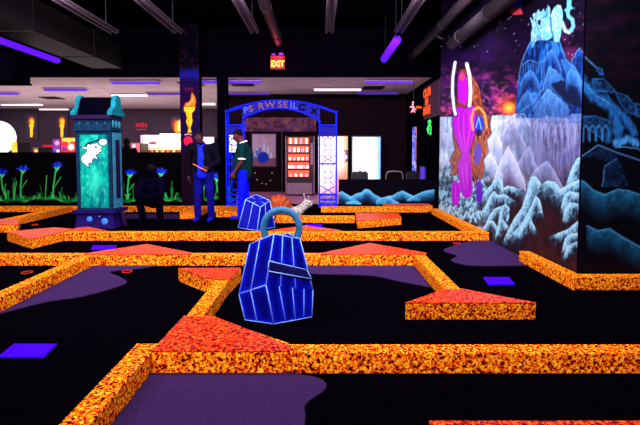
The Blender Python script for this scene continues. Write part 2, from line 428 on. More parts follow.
    for i, (x, y) in enumerate(((494, 128), (498, 134), (504, 127), (511, 132), (507, 142))): c.stroke(wob([(x, y), (x-3, y+12), (x-5, y+26)], i), .7, (96, 108, 150), .5, .9)
    shade([(492, 186), (501, 160), (508, 146), (515, 158), (526, 184), (510, 190)], (150, 152, 190), (84, 58, 84), .7)
    c.stroke(wob([(494, 182), (502, 158), (508, 146), (516, 160), (527, 182)], 5), .8, (206, 204, 228), .5, .9)
    shade([(526, 186), (533, 172), (541, 165), (547, 161), (554, 170), (564, 190), (545, 192)], (112, 138, 186), (64, 60, 90), .8)
    c.stroke(wob([(533, 174), (541, 165), (547, 161), (554, 170), (562, 186)], 8), .7, (180, 194, 226), .5, .9)
    for i, (x, y) in enumerate([(530, 150), (533, 157), (528, 164), (534, 167), (529, 172)]): c.oval((x, y), 3.2, 4.4, (128, 150, 200), .5, .8)
    def ridge(pts, depth, light, dark, seed, a=1.0):
        """a peak with a pale lit crest, falling away into darkness below it"""
        best = np.full(len(u), 1e9); side = np.zeros(len(u))
        for (x0, y0), (x1, y1) in zip(pts[:-1], pts[1:]):
            dx, dy = x1-x0, y1-y0; L = math.hypot(dx, dy)+1e-6; t = np.clip(((u-x0)*dx+(v-y0)*dy)/L/L, 0, 1)
            d = np.hypot(u-x0-t*dx, v-y0-t*dy); sg = (u-x0)*(-dy)/L+(v-y0)*dx/L; m = d < best; best = np.where(m, d, best); side = np.where(m, sg, side)
        n = fbm(u*.6, v*.3, seed); ins = side > 0
        c.mix(ins*np.clip((depth*1.5-best)/depth, 0, 1)*.8*a, dark)
        k = np.clip(1.1-best/(depth*(.2+1.3*n)), 0, 1)*np.clip(.45+1.1*fbm(u*1.1, v*.7, seed+3), 0, 1)
        c.mix(ins*np.clip(k*1.5, 0, 1)*a, np.outer(k, light)+np.outer(1-k, (14, 62, 96)))
        c.mix(np.clip((.8-best)/.8, 0, 1)*.28*a*(n > .42), (206, 236, 244))
    def far(p, depth, light, mid, dark, seed, a):
        best = c.dist(p); xs = [q[0] for q in p]; ys = [q[1] for q in p]; yy = np.interp(u, xs, ys, left=1e9, right=1e9); ins = v > yy
        n = fbm(u*.5, v*.16, seed); k = np.clip(1-(v-yy)/depth+.7*(n-.5), 0, 1)
        c.mix(ins*np.clip((depth-(v-yy))/(depth*.5), 0, 1)*a, np.outer(k, light)+np.outer(1-k, dark)); c.mix(ins*np.clip((1.0-best)/.9, 0, 1)*.45*a, mid)
    for i, (p, dd) in enumerate((([(436, 136), (441, 126), (446, 134), (452, 128)], 22), ([(484, 150), (490, 138), (495, 131), (500, 140), (506, 152)], 26), ([(478, 170), (486, 158), (491, 152), (498, 166), (503, 176)], 22),
                  ([(502, 136), (508, 126), (514, 121), (519, 132), (526, 146)], 30), ([(518, 164), (524, 152), (529, 147), (534, 160), (540, 172)], 24), ([(436, 164), (443, 152), (450, 162), (455, 170)], 20), ([(491, 186), (501, 160), (508, 146), (515, 159), (526, 184)], 34), ([(527, 184), (533, 172), (541, 165), (547, 161), (554, 170), (563, 188)], 26))):
        far(p, dd, (206, 224, 244) if p[0][0] < 500 else (140, 158, 204), (232, 240, 250), (96, 124, 170) if p[0][0] < 500 else (60, 52, 84), 60+i, .75)
    for i, (p, dd) in enumerate((([(520, 84), (525, 74), (531, 69), (537, 78), (541, 90)], 18), ([(543, 60), (548, 52), (553, 48), (558, 60), (562, 70)], 16), ([(566, 76), (571, 68), (576, 72), (583, 86), (587, 96)], 22), ([(517, 108), (522, 96), (528, 90), (533, 100)], 14))):
        far(p, dd, (70, 146, 224), (120, 186, 240), (6, 30, 84), 80+i, .7)
    S = lambda *a: [(485+a[i]/3.27, 130+a[i+1]/3.27) for i in range(0, len(a), 2)]
    LT, DK = (158, 220, 236), (10, 12, 24); rk = []
    for j in range(6):
        y0 = 172+j*7.2; x = 434+rs.random()*4
        while x < 484:
            w1, h1 = rs.uniform(2, 4), rs.uniform(5, 10); y = y0+(x-437)*.14+rs.uniform(-2, 2)
            rk.append(([(x, y+h1), (x+w1*.6, y+h1*.35), (x+w1, y), (x+w1*1.4, y+h1*.3), (x+w1*2.1, y+h1*.8)], rs.uniform(3, 5))); x += w1*1.7
    for p, d in ((S(-6, 210, 0, 200, 20, 180, 42, 153, 55, 165, 60, 190, 75, 182, 97, 188), 8), (S(-4, 262, 15, 215, 30, 200, 45, 214, 62, 208, 82, 222), 6), (S(4, 304, 14, 280, 30, 258, 50, 250), 5), (S(44, 300, 50, 262, 65, 240, 80, 255, 78, 285), 5),
                 (S(-6, 320, 10, 300, 26, 296, 44, 322), 4.5), (S(36, 335, 44, 305, 56, 290, 72, 310), 4.5), (S(270, 165, 284, 122, 300, 94, 322, 84), 7), (S(72, 335, 95, 290, 120, 255, 135, 210, 150, 155, 165, 150, 185, 178, 205, 165, 230, 170, 262, 212), 9),
                 (S(98, 332, 130, 290, 150, 250, 166, 214, 180, 230, 187, 262), 6), (S(108, 338, 130, 300, 145, 280, 162, 316), 5), (S(244, 196, 275, 176, 300, 166, 324, 160), 8), (S(252, 240, 258, 215, 275, 200, 300, 205), 8), (S(258, 275, 264, 250, 280, 236, 306, 240), 7),
                 (S(242, 336, 270, 325, 300, 300, 324, 286), 7), (S(256, 376, 262, 352, 282, 338, 312, 336), 7), (S(262, 400, 270, 380, 296, 366), 5)): rk.append((p, d))
    for i, (p, d) in enumerate(rk): ridge(p, d*(1.9 if i > 60 else 1.5), LT, DK, 40+i, 1.0)
    # ---- violet mammoth rearing with white tusks
    P = lambda *a: [(435+a[i]/2.583, 50+a[i+1]/2.583) for i in range(0, len(a), 2)]
    br = (136, 62, 36); mg = (172, 8, 196)
    fur = P(60, 70, 66, 50, 82, 50, 96, 64, 108, 84, 116, 104, 120, 130, 126, 150, 132, 176, 146, 164, 141, 196, 145, 214, 133, 232, 137, 262, 124, 284, 128, 306, 118, 334, 110, 330, 104, 350, 98, 320, 92, 344, 72, 350, 62, 320, 40, 324, 46, 300, 38, 286, 52, 256, 46, 220, 50, 160, 58, 120)
    c.stroke(fur+[fur[0]], 1.2, (10, 8, 20), .7, .8); c.poly(fur, br, .95); cur2 = c.inside(fur); nf = fbm(u*.9, v*.3, 77); nf2 = fbm(u*.9, v*.3, 78)
    c.mix(cur2*np.clip((nf-.5)*6, 0, 1)*.85, (48, 18, 18)); c.mix(cur2*np.clip((.45-nf2)*6, 0, 1)*.7, (206, 120, 66))
    c.poly(P(58, 95, 62, 62, 72, 56, 84, 78, 88, 120, 78, 142, 60, 130), mg); c.poly(P(62, 68, 70, 58, 78, 72, 70, 82), (222, 86, 40), .8)
    face = P(46, 170, 54, 150, 66, 144, 76, 152, 88, 140, 100, 146, 106, 170, 102, 220, 90, 254, 82, 288, 72, 276, 64, 252, 52, 226, 45, 196)
    c.stroke(face+[face[0]], 1.0, (60, 4, 70), .8); c.poly(face, mg)
    c.poly(P(58, 296, 70, 268, 88, 258, 92, 285, 98, 360, 92, 380, 80, 384, 70, 376, 62, 336), (160, 16, 186)); c.poly(P(42, 345, 54, 335, 66, 350, 64, 388, 58, 402, 48, 402, 42, 386), mg)
    c.poly(P(100, 256, 112, 236, 122, 262, 112, 300, 102, 290), (80, 60, 180), .9); c.poly(P(106, 344, 118, 332, 124, 380, 114, 402, 106, 385), (86, 24, 170))
    for ln in (P(62, 160, 60, 200, 72, 250), P(74, 165, 74, 210, 78, 262), P(88, 156, 90, 205, 82, 250), P(80, 290, 84, 360), P(70, 300, 76, 360), P(52, 350, 54, 395)): c.stroke(ln, .7, (236, 104, 244), .55, .9)
    for ln in (P(68, 165, 66, 205, 76, 255), P(82, 165, 82, 215, 80, 250), P(96, 160, 97, 205, 88, 245), P(88, 290, 90, 365)): c.stroke(ln, .7, (104, 6, 128), .6, .9)
    c.stroke(P(98, 206, 94, 176, 100, 154, 114, 148, 128, 164, 134, 200), 1.7, (236, 146, 74), 1, .6); c.oval(P(114, 192)[0], 5.2, 10, (16, 44, 210), 1, .3); c.stroke(P(106, 200, 113, 174, 120, 204), .8, (120, 190, 250), .9); c.oval(P(113, 214)[0], 2.4, 4, (6, 10, 60))
    c.stroke(P(52, 30, 46, 70, 45, 110, 49, 150, 54, 168), 2.6, (10, 10, 30), .8); c.stroke(P(82, 34, 89, 64, 92, 105, 88, 146), 2.8, (10, 10, 30), .8)
    c.stroke(P(52, 32, 46, 70, 45, 110, 49, 150, 53, 166), 1.9, (216, 240, 246), 1, .35); c.stroke(P(82, 36, 89, 64, 92, 105, 89, 144), 2.1, (216, 240, 246), 1, .35)
    # ---- pale horned beast crouching on the peak
    Q = lambda *a: [(520+a[i]/7.086, a[i+1]/7.086) for i in range(0, len(a), 2)]
    body = Q(80, 290, 78, 235, 88, 190, 70, 120, 98, 150, 92, 95, 120, 92, 128, 62, 148, 88, 168, 60, 178, 90, 196, 34, 212, 60, 214, 120, 236, 60, 262, 36, 290, 40, 304, 90, 302, 160, 290, 240, 276, 300, 240, 292, 228, 262, 196, 286, 150, 280, 110, 292)
    c.poly(body, (92, 180, 212)); ib = c.inside(body)
    c.mix(ib*np.clip((fbm(u*.8, v*.5, 15)-.45)*4, 0, 1)*.8, (206, 244, 248)); c.mix(ib*np.clip((.4-fbm(u*.8, v*.5, 16))*4, 0, 1)*.7, (38, 120, 170))
    c.stroke(Q(300, 160, 320, 215, 350, 228, 378, 190, 372, 140, 344, 118, 338, 90, 350, 0), 2.4, (96, 178, 206), 1, .5); c.stroke(Q(300, 160, 320, 222, 350, 234), 1.1, (214, 226, 214), .8)
    c.poly(Q(310, 70, 335, 50, 330, 0, 365, 0, 362, 45, 385, 60, 355, 75, 340, 100), (84, 176, 214), .9)
    c.stroke(Q(214, 120, 222, 200, 240, 290), 1.0, (24, 84, 140), .9); c.stroke(Q(196, 50, 188, 110, 160, 130), .9, (30, 96, 150), .8)
    c.oval(Q(138, 158)[0], 1.7, 3.4, (12, 20, 70)); c.oval(Q(112, 142)[0], .9, 1.4, (12, 20, 70)); c.stroke(Q(115, 185, 128, 198, 150, 200), .6, (60, 60, 120), .8)
    for x in (104, 118, 132, 146): c.stroke(Q(x, 250, x+3, 285), .5, (16, 44, 110), .9)
    c.poly(Q(80, 290, 110, 292, 96, 330, 84, 340), (96, 180, 226), .8); c.poly(Q(214, 290, 262, 300, 282, 350, 272, 398, 240, 360), (40, 112, 190), .9)
    return c.c
L_ = 9.2-WY
o = panel('wall_right', (WX, 9.2, 0), (0, -L_, 0), (0, 0, CZ), 430, 400, paint_mural, M['paint'], .1, backmat=M['black']); struct(o)

def paint_end(u, v):
    c = Canvas(u, v, (3, 3, 10))  # dark blue artwork, darkened further to paint in this face's weaker light
    c.mix(np.clip((fbm(u*.05, v*.12, 3)-.45)*3, 0, 1)*np.clip((110-v)/60, 0, 1)*.6, (34, 6, 30))
    A = lambda *a: [(580+a[i]/4.25, 40+a[i+1]/4.25) for i in range(0, len(a), 2)]
    B = lambda *a: [(580+a[i]/2.656, 130+a[i+1]/2.656) for i in range(0, len(a), 2)]
    n = fbm(u*.3, v*.3, 6); k = np.clip((n-.25)*2, 0, 1)[:, None]; bl = np.array([2, 16, 44.])*(1-k)+np.array([20, 84, 146.])*k
    def f(poly, line=True):
        c.mix(c.inside(poly)*.9, bl*.8)
        if line: c.stroke(poly+[poly[0]], .7, (40, 110, 180), .55)
    f(A(-10, 30, 8, 45, 22, 75, 10, 110, -10, 130)); c.stroke(A(0, 50, 40, 90, 70, 118), .7, (60, 130, 190), .8); f(A(66, 115, 92, 122, 100, 150, 84, 146))
    f(A(52, 165, 100, 165, 150, 218, 136, 222, 110, 216, 70, 226, 58, 205)); f(A(60, 215, 110, 220, 130, 255, 100, 248, 84, 262)); f(A(150, 222, 200, 238, 236, 280, 238, 318, 196, 306, 168, 262))
    f(A(236, 268, 270, 280, 270, 330, 240, 325))
    c.rock(A(-6, 160, 24, 196, 60, 240, 110, 268, 140, 300, 160, 350, 166, 430), 7, (24, 88, 148), (3, 18, 48), 5); c.stroke(A(-6, 158, 24, 190, 66, 236, 116, 262, 160, 300, 190, 340, 230, 360, 244, 400), .8, (70, 140, 200), .6)
    c.rock(A(150, 290, 200, 340, 230, 400), 5, (26, 88, 150), (3, 18, 50), 8)
    f(A(-6, 325, 60, 322, 128, 344, 132, 425, 120, 440, -6, 345))
    for i in range(4): c.stroke(A(14+i*28, 430, 14+i*28, 376, 26+i*28, 362, 36+i*28, 378, 36+i*28, 425), .8, (50, 120, 180), .8)
    c.rock(B(98, 36, 125, 24, 150, 34), 5, (60, 140, 200), (6, 30, 80), 4); c.stroke(B(94, 44, 150, 48, 190, 70), .8, (80, 150, 210), .7)
    c.stroke(B(-4, 76, 48, 40, 98, 60, 170, 84), .8, (70, 130, 190), .8); c.stroke(B(98, 76, 66, 96, 60, 150), .8, (70, 130, 190), .7)
    c.mix(c.inside(B(4, 74, 48, 44, 100, 66, 84, 90, 40, 72))*.5, bl*.8); c.mix(c.inside(B(66, 98, 100, 76, 120, 120, 130, 150, 64, 150))*.7, bl*.7)
    gt = fbm(u*.22, v*.2, 11)
    for ridge in (B(-6, 132, 12, 138, 34, 160, 66, 172, 100, 158, 130, 162, 175, 178), B(18, 254, 48, 268, 78, 262, 112, 284, 180, 322)):
        x = [p[0] for p in ridge]; y = [p[1] for p in ridge]; yy = np.interp(u, x, y, left=999)
        dd = v-yy; c.mix((dd > 0)*np.clip(1-dd/(30 if ridge[0][1] < 200 else 26), 0, 1)*(.35+.9*gt), (24, 100, 142)); c.stroke(ridge, .9, (80, 170, 214), .6)
    return c.c
o = panel('wall_corner', (WX-.0005, WY-.004, 0), (2.56, 0, 0), (0, 0, CZ), 256, 420, paint_end, M['paint'], .03, backmat=M['black']); struct(o)

def paint_flowers(u, v):
    c = Canvas(u, v, (2, 1, 3)); rs = random.Random(2)
    yb = 199+1.3*np.sin(u*.11)+.8*np.sin(u*.31)
    c.mix(np.clip(1-np.abs(v-yb)/3.2, 0, 1)*(.45+.7*fbm(u*.2, v*.8, 3)), (28, 150, 52)); c.mix(np.clip(1-np.abs(v-yb-1)/1.4, 0, 1)*np.clip((fbm(u*.12, v*.5, 8)-.45)*5, 0, 1), (90, 225, 90))
    x = -8
    while x < 232:
        h = rs.choice([5, 8, 11, 16, 22])*rs.uniform(.7, 1.1)
        for k in range(rs.randint(2, 5)):
            l = rs.uniform(-3, 3); hh = h*rs.uniform(.5, 1); x0 = x+rs.uniform(-2.5, 2.5)
            c.stroke([(x0, 199), (x0+l*.3, 199-hh*.5), (x0+l, 199-hh)], .7, rs.choice([(24, 170, 60), (70, 235, 90), (16, 120, 44)]), .9, .9)
        x += rs.uniform(4, 9)
    for fx, fy, bx in ((2, 172, 6), (23, 168, 21), (57, 165, 53), (161, 171, 167), (217, 176, 221), (-30, 170, -28), (130, 172, 128)):
        c.stroke([(bx, 198), ((fx+bx)/2-1.5, (fy+198)/2+4), (fx-1, fy+4)], 1.1, (52, 205, 96), 1, .7)
        c.stroke([((fx+bx)/2-1, (fy+198)/2+6), (fx+4, fy+12)], .7, (40, 180, 80), .9); c.poly([(fx-4, fy+1), (fx+4, fy+1), (fx, fy+6.5)], (70, 215, 130))
        for a in range(8):
            an = math.pi*(1.06+.88*a/7); l = rs.uniform(4.2, 6.6); c.stroke([(fx, fy+2), (fx+l*math.cos(an), fy+1.5+l*.85*math.sin(an))], .95, rs.choice([(20, 36, 232), (40, 70, 245), (12, 20, 170)]), 1, .8)
    return c.c
o = panel('wall_half_left', (-10, 10.9, 0), (7.95, 0, 0), (0, 0, 1.27), 640, 104, paint_flowers, M['paint_matte'], .12, backmat=M['black']); struct(o)
def paint_waves(u, v):
    c = Canvas(u, v, (7, 3, 13))
    E_ = lambda *a: [(335+a[i]/6.095, 165+a[i+1]/6.095) for i in range(0, len(a), 2)]
    n = fbm(u*.3, v*.6, 3)
    for ridge, bot in ((E_(20, 172, 40, 160, 66, 176, 120, 206, 160, 236), 205.5), (E_(90, 200, 130, 175, 160, 168, 184, 148, 206, 150, 236, 178, 280, 200, 310, 222), 205.5), (E_(320, 190, 350, 188, 384, 168, 412, 157, 440, 172, 470, 186, 520, 204), 202),
                       (E_(440, 214, 480, 190, 520, 170, 560, 156, 606, 150), 202), (E_(250, 220, 290, 200, 320, 192, 350, 210, 390, 232), 205.5), (E_(66, 230, 110, 220, 150, 232), 205)):
        x = [p[0] for p in ridge]; y = [p[1] for p in ridge]; yy = np.interp(u, x, y, left=999, right=999); dd = v-yy
        a = (dd > 0)*np.clip((bot-v)/2, 0, 1)*np.clip(1.15-dd/13, 0, 1)
        k = np.clip(1-dd/9, 0, 1)[:, None]*.7+.5*(n[:, None]-.2)
        c.mix(a, np.array([18, 70, 120.])*(1-k)+np.array([90, 196, 236.])*k); c.stroke(ridge, .6, (150, 216, 240), .5)
    return c.c
o = panel('wall_half_right', (.44, 10.5, 0), (2.33, 0, 0), (0, 0, onY(390, 179.5, 10.5)[2]), 260, 70, paint_waves, M['paint_matte'], .12, backmat=M['black']); struct(o)
struct(MB().box(onY(218, 150, 10.95)[0], onY(228, 150, 10.95)[0], 10.9, 11.1, 0, AZ-.02).build('trim_2', M['black']))

# ================================================================== COURSE: rails, pads, putting greens
RH = .12
def rail(x0, x1, y0, y1, label, mat='lava', z=RH, grp=None):
    o = MB().box(x0, x1, y0, y1, 0, z).build('border_rail', M[mat], bevel=.006)
    settle(o, ((x0+x1)/2, (y0+y1)/2, 0)); return tag(o, label, 'rail')
rail(-.955, 3.2, 2.49, 2.61, 'speckled orange border rail crossing the whole foreground in front of the big blue padlock')
rail(-1.09, -.96, 1.0, 2.62, 'speckled orange rail running toward the viewer at bottom left')
rail(-.93, -.81, 3.06, 3.94, 'short speckled orange rail leading back from the large red corner pad')
rail(-9.5, 1.035, 4.93, 5.05, 'long speckled orange rail right behind the big padlock, with two red ramps on it')
rail(-2.63, -2.51, 2.3, 4.925, 'speckled orange rail running toward the viewer at left, beside the lilac green')
rail(1.04, 1.17, 3.67, 5.05, 'speckled orange rail slanting down at right to the free-standing red pad')
rail(-3.64, 2.275, 6.35, 6.47, 'long speckled orange rail in front of the teal tower and both men')
rail(2.28, 2.41, 6.35, 9.15, 'speckled orange rail running along the foot of the mural under the violet mammoth')
rail(-.85, .62, 7.99, 8.11, 'speckled orange rail in front of the snail')
rail(.02, 2.27, 9.41, 9.53, 'speckled orange rail in front of the low wall painted with blue waves')
rail(-9.5, -2.04, 9.49, 9.61, 'speckled orange rail at the foot of the flower wall behind the teal tower')
rail(-5.45, -5.25, 7.63, 9.48, 'speckled orange rail running back at far left toward the flower wall')
rail(-2.66, -2.36, 8.48, 9.48, 'small speckled orange block rail just left of the man in the black jacket')
rail(-2.03, -1.5, 8.72, 9.6, 'short wide speckled orange rail block seen between the two standing men')
rail(2.30, 2.42, 4.175, 5.15, 'speckled orange rail along the near end of the mural wall')
rail(2.30, 5.0, 4.04, 4.165, 'speckled orange rail in front of the dark blue corner wall at right edge')
rail(.46, 2.4, 1.72, 1.85, 'red speckled rail just showing at the bottom right edge', 'lava_red')

def pad(base, top, label, lip=True):
    """corner ramp: speckled body, red carpet top laid over it"""
    cx = sum(p[0] for p in base)/len(base); cy = sum(p[1] for p in base)/len(base)
    e = empty('corner_pad', (cx, cy, 0), label, 'ramp')
    sh = lambda P: [(x-cx, y-cy) for x, y in P]
    MB().prism(sh(base), 0, RH).build('pad_body', M['lava'], e, bevel=.003)
    MB().prism(sh(top), RH+.0015, RH+.012).build('carpet_top', M['lava_red'], e, bevel=.003)
    return e
def pad1(poly, label): return pad(poly, poly, label)
pad([(-.805, 3.05), (-.72, 3.03), (-.18, 2.62), (-.95, 2.62), (-.95, 3.05)], [(-.94, 3.05), (-.72, 3.03), (-.17, 2.56), (-.17, 2.495), (-.955, 2.495)], 'large red-topped corner pad on the foreground rail, left of the big blue padlock')
pad1([(-1.38, 4.33), (-.77, 4.35), (-.805, 3.95), (-.94, 3.95), (-1.04, 3.99)], 'red-topped triangular pad left of the big padlock, at the end of the short rail')
pad([(-2.5, 5.06), (-1.5, 5.06), (-2.13, 5.5)], [(-2.62, 4.935), (-1.42, 4.935), (-1.46, 5.02), (-2.13, 5.5), (-2.6, 5.0)], 'red triangular ramp on the long middle rail at left, beside the lilac green')
pad([(.05, 5.06), (1.15, 5.06), (.62, 5.54)], [(.0, 4.935), (1.17, 4.935), (1.2, 5.0), (.62, 5.56), (.02, 5.0)], 'pale pinkish red triangular ramp on the long middle rail right of the padlock')
pad1([(.64, 3.32), (1.62, 3.32), (1.175, 3.665), (1.035, 3.665)], 'free-standing red-topped triangular pad at right centre, nearest the viewer on that side')
pad1([(-4.46, 6.36), (-3.76, 5.8), (-3.655, 6.34), (-3.655, 6.6), (-4.0, 6.74)], 'red-topped pointed pad at left in front of the teal tower')
pad([(-3.63, 6.48), (-3.15, 6.48), (-3.5, 6.75), (-3.63, 6.72)], [(-3.64, 6.48), (-3.1, 6.48), (-3.5, 6.77), (-3.64, 6.75)], 'small red wedge pad at the base of the teal tower')
pad([(-.68, 6.48), (.26, 6.48), (-.23, 6.9)], [(-.74, 6.47), (.31, 6.47), (-.23, 6.93)], 'pale red triangular ramp seen through the ring of the big padlock')
pad1([(.63, 7.4), (1.42, 7.8), (1.46, 8.33), (.66, 8.36)], 'red-topped block pad in front of the wave wall, right of the snail')
pad1([(-5.75, 7.02), (-4.75, 7.02), (-5.1, 7.6), (-5.75, 7.6)], 'red-topped pad at the left edge of the picture')
pad1([(1.5, 9.54), (2.4, 9.54), (2.4, 9.95), (1.4, 9.95)], 'flat red pad at the far right corner by the mural')

def smooth_poly(pts, corner=()):
    out = []; n = len(pts)
    for i in range(n):
        p0, p1, p2, p3 = [np.array(pts[(i+k-1) % n], float) for k in range(4)]
        if i in corner and (i+1) % n in corner: out.append(tuple(p1)); continue
        a = p0 if i not in corner else p1; b = p3 if (i+1) % n not in corner else p2
        for t in np.linspace(0, 1, 8, endpoint=False):
            out.append(tuple(.5*((2*p1)+(-a+p2)*t+(2*a-5*p1+4*p2-b)*t*t+(-a+3*p1-3*p2+b)*t**3)))
    return out
def green(pts, corner, label):
    o = MB().prism(smooth_poly(pts, corner), .0005, .008).build('putting_green', M['green']); return tag(o, label, 'carpet')
green([(-.955, 1.3), (-.955, 2.485), (-.15, 2.485), (.0, 2.42), (.03, 2.32), (-.07, 2.17), (-.07, 2.0), (-.1, 1.3)], (0, 1, 2, 7), 'curved purple putting carpet in the near foreground')
green([(-2.5, 3.4), (-2.5, 4.92), (-1.8, 4.92), (-1.95, 4.8), (-2.2, 4.67), (-2.0, 4.45), (-1.86, 4.24), (-2.04, 3.88), (-2.3, 3.7)], (0, 1, 2), 'lilac putting carpet with wavy edge at left beside the receding rail')
green([(-.5, 4.92), (1.03, 4.92), (1.03, 4.12), (.75, 4.33), (.51, 4.52), (0, 4.58), (-.3, 4.7)], (0, 1, 2), 'purple putting carpet with wavy edge behind the big padlock, in front of the pale ramp')
green([(2.15, 6.34), (2.42, 6.34), (2.42, 5.17), (2.28, 5.15), (2.28, 4.93), (1.7, 4.93), (1.52, 5.15), (1.66, 5.4), (1.58, 5.7), (1.85, 6.05)], (0, 1, 2, 3, 4), 'purple putting carpet with scalloped edge beside the mural at right')
green([(-3.9, 8.5), (-2.7, 8.5), (-2.7, 9.1), (-3.9, 9.1)], (0, 1, 2, 3), 'dim purple carpet patch beside the crouching person')
def tee(px, label):
    o = MB().prism([onz(x, y)[:2] for x, y in px], .0005, .009).build('tee_mat', M['tee']); return tag(o, label, 'mat')
tee([(483, 278), (509, 278), (515, 285), (488, 285)], 'small bright violet tee mat at right below the mural')
tee([(14, 345), (57, 345), (44, 358), (-2, 358)], 'larger blue violet tee mat at the lower left edge')
tee([(93, 246), (117, 246), (114, 250), (91, 250)], 'violet tee mat in front of the rail by the teal tower')
tee([(305, 225), (323, 225), (321, 227), (306, 227)], 'small violet tee mat on the floor by the snail')
for px, lb in (((27, 273), 'orange-rimmed golf hole in the black floor at left'), ((127, 272), 'orange-rimmed golf hole right of the lilac green'), ((457, 244), 'orange-rimmed golf hole beside the scalloped green at right'), ((35, 225), 'orange-rimmed golf hole at far left behind the pointed pad')):
    x, y, _ = onz(*px); mb = MB()
    mb.tube([(.05*math.cos(a), .05*math.sin(a), .006) for a in np.linspace(0, 2*math.pi, 20, endpoint=False)], .006, 6, closed=True)
    mb.add([(.05*math.cos(a), .05*math.sin(a), .002) for a in np.linspace(0, 2*math.pi, 20, endpoint=False)], [tuple(range(20))], 1)
    o = mb.build('golf_hole', [M['hole_rim'], M['black']], smooth=True); o.location = (x, y, 0); tag(o, lb, 'golf hole')

# ================================================================== BIG PADLOCK SCULPTURE
def padlock():
    e = empty('padlock_sculpture', (-.3, 3.45, 0), 'large faceted blue padlock sculpture with pale plank lines and a teal ring handle, centre foreground', 'sculpture')
    off = Vector((-.3, 3.45, 0))
    T = [onY(250, 244, 3.42), onY(274, 234, 3.30), onY(300, 239, 3.38), (-.26, 3.62, .60)]
    Mi = [onY(239, 294, 3.40), onY(266, 285, 3.21), onY(313, 290, 3.37), (-.24, 3.74, .29)]
    B = [onz(245, 320), onz(274, 324), onz(312, 317), (-.27, 3.66, 0)]
    T, Mi, B = [[Vector(p)-off for p in s] for s in (T, Mi, B)]
    mb = MB(); v = B+Mi+T
    fs = [(3, 2, 1, 0), (8, 9, 10), (8, 10, 11)]
    for k in (0, 4):
        for i in range(4): fs.append((k+i, k+(i+1) % 4, k+4+(i+1) % 4, k+4+i))
    mb.add(v, fs); body = mb.build('body', M['paint_matte'], e)
    ln = MB(); r = .0048
    segs = []
    def L(p, q, rr=r): ln.tube([p, q], rr, 6); segs.append((p, q))
    for S in (T, B):
        for i in range(4): L(S[i], S[(i+1) % 4])
    for i in range(4): L(B[i], Mi[i]); L(Mi[i], T[i])
    L(Mi[0], Mi[1]); L(Mi[0], Mi[3])
    lp = lambda a, b, t: a.lerp(b, t)
    L(lp(T[0], T[1], .42), lp(Mi[0], Mi[1], .45)); L(lp(Mi[0], Mi[1], .45), lp(B[0], B[1], .42))
    for t, t2 in ((.33, .3), (.68, .62)): L(lp(T[1], T[2], t), lp(Mi[1], Mi[2], t2), .004)
    for t, t2 in ((.27, .3), (.55, .55), (.8, .78)): L(lp(Mi[1], Mi[2], t), lp(B[1], B[2], t2), .0038)
    for t in (.3, .65): L(lp(T[2], T[3], t), lp(Mi[2], Mi[3], t), .004); L(lp(Mi[2], Mi[3], t), lp(B[2], B[3], t), .004)
    tag(ln.build('painted_edge', M['blue_line'], e, smooth=True), 'pale blue luminous plank lines')
    bm = bmesh.new(); bm.from_mesh(body.data); bmesh.ops.subdivide_edges(bm, edges=bm.edges[:], cuts=40, use_grid_fill=True); bm.to_mesh(body.data); bm.free()
    pv = np.array([x.co for x in body.data.vertices]); d = np.full(len(pv), 9.)
    for p, q2 in segs:
        a, b = np.array(p), np.array(q2); t = np.clip(((pv-a)@(b-a))/((b-a)@(b-a)), 0, 1); d = np.minimum(d, np.linalg.norm(pv-a-t[:, None]*(b-a), axis=1))
    k = (np.exp(-d/.016)*(.7+.6*fbm(pv[:, 0]*30+pv[:, 1]*30, pv[:, 2]*9, 3)))[:, None]; g = fbm(pv[:, 0]*14, pv[:, 2]*7, 5)[:, None]
    cc = np.array([1, 1, 78.])+g*np.array([4, 4, 80.])+np.clip(k, 0, 1)*np.array([10, 34, 150.])
    ca = body.data.color_attributes.new('paint', 'FLOAT_COLOR', 'POINT'); arr = np.ones((len(pv), 4)); arr[:, :3] = lin(np.clip(cc, 0, 255)); ca.data.foreach_set('color', arr.astype(np.float32).ravel())
    # raised strap across the front
    P = [Vector(onY(*a))-off for a in ((269, 261, 3.215), (307, 270, 3.35), (311.5, 279, 3.345), (268, 271, 3.205))]
    nb = Vector((.12, .3, 0)).normalized()*.03; mb = MB()
    mb.add(P+[p+nb for p in P], [(0, 1, 2, 3), (7, 6, 5, 4), (0, 4, 5, 1), (1, 5, 6, 2), (2, 6, 7, 3), (3, 7, 4, 0)])
    st = mb.build('strap', M['blue_dark'], e, bevel=.003)
    q = MB()
    for i in range(4): q.tube([P[i], P[(i+1) % 4]], .0045, 6)
    q.build('strap_edge', M['blue_line'], st, smooth=True)
    cz = Vector(onY(281.5, 228, 3.46))-off
    R0 = 18.0/F*3.46
    ring = MB().tube([(cz.x+R0*math.cos(a), cz.y+.0*math.sin(a), cz.z+R0*1.02*math.sin(a)) for a in np.linspace(R(-62), R(242), 40)], .027, 14).build('ring_handle', M['ring'], e, smooth=True)
padlock()

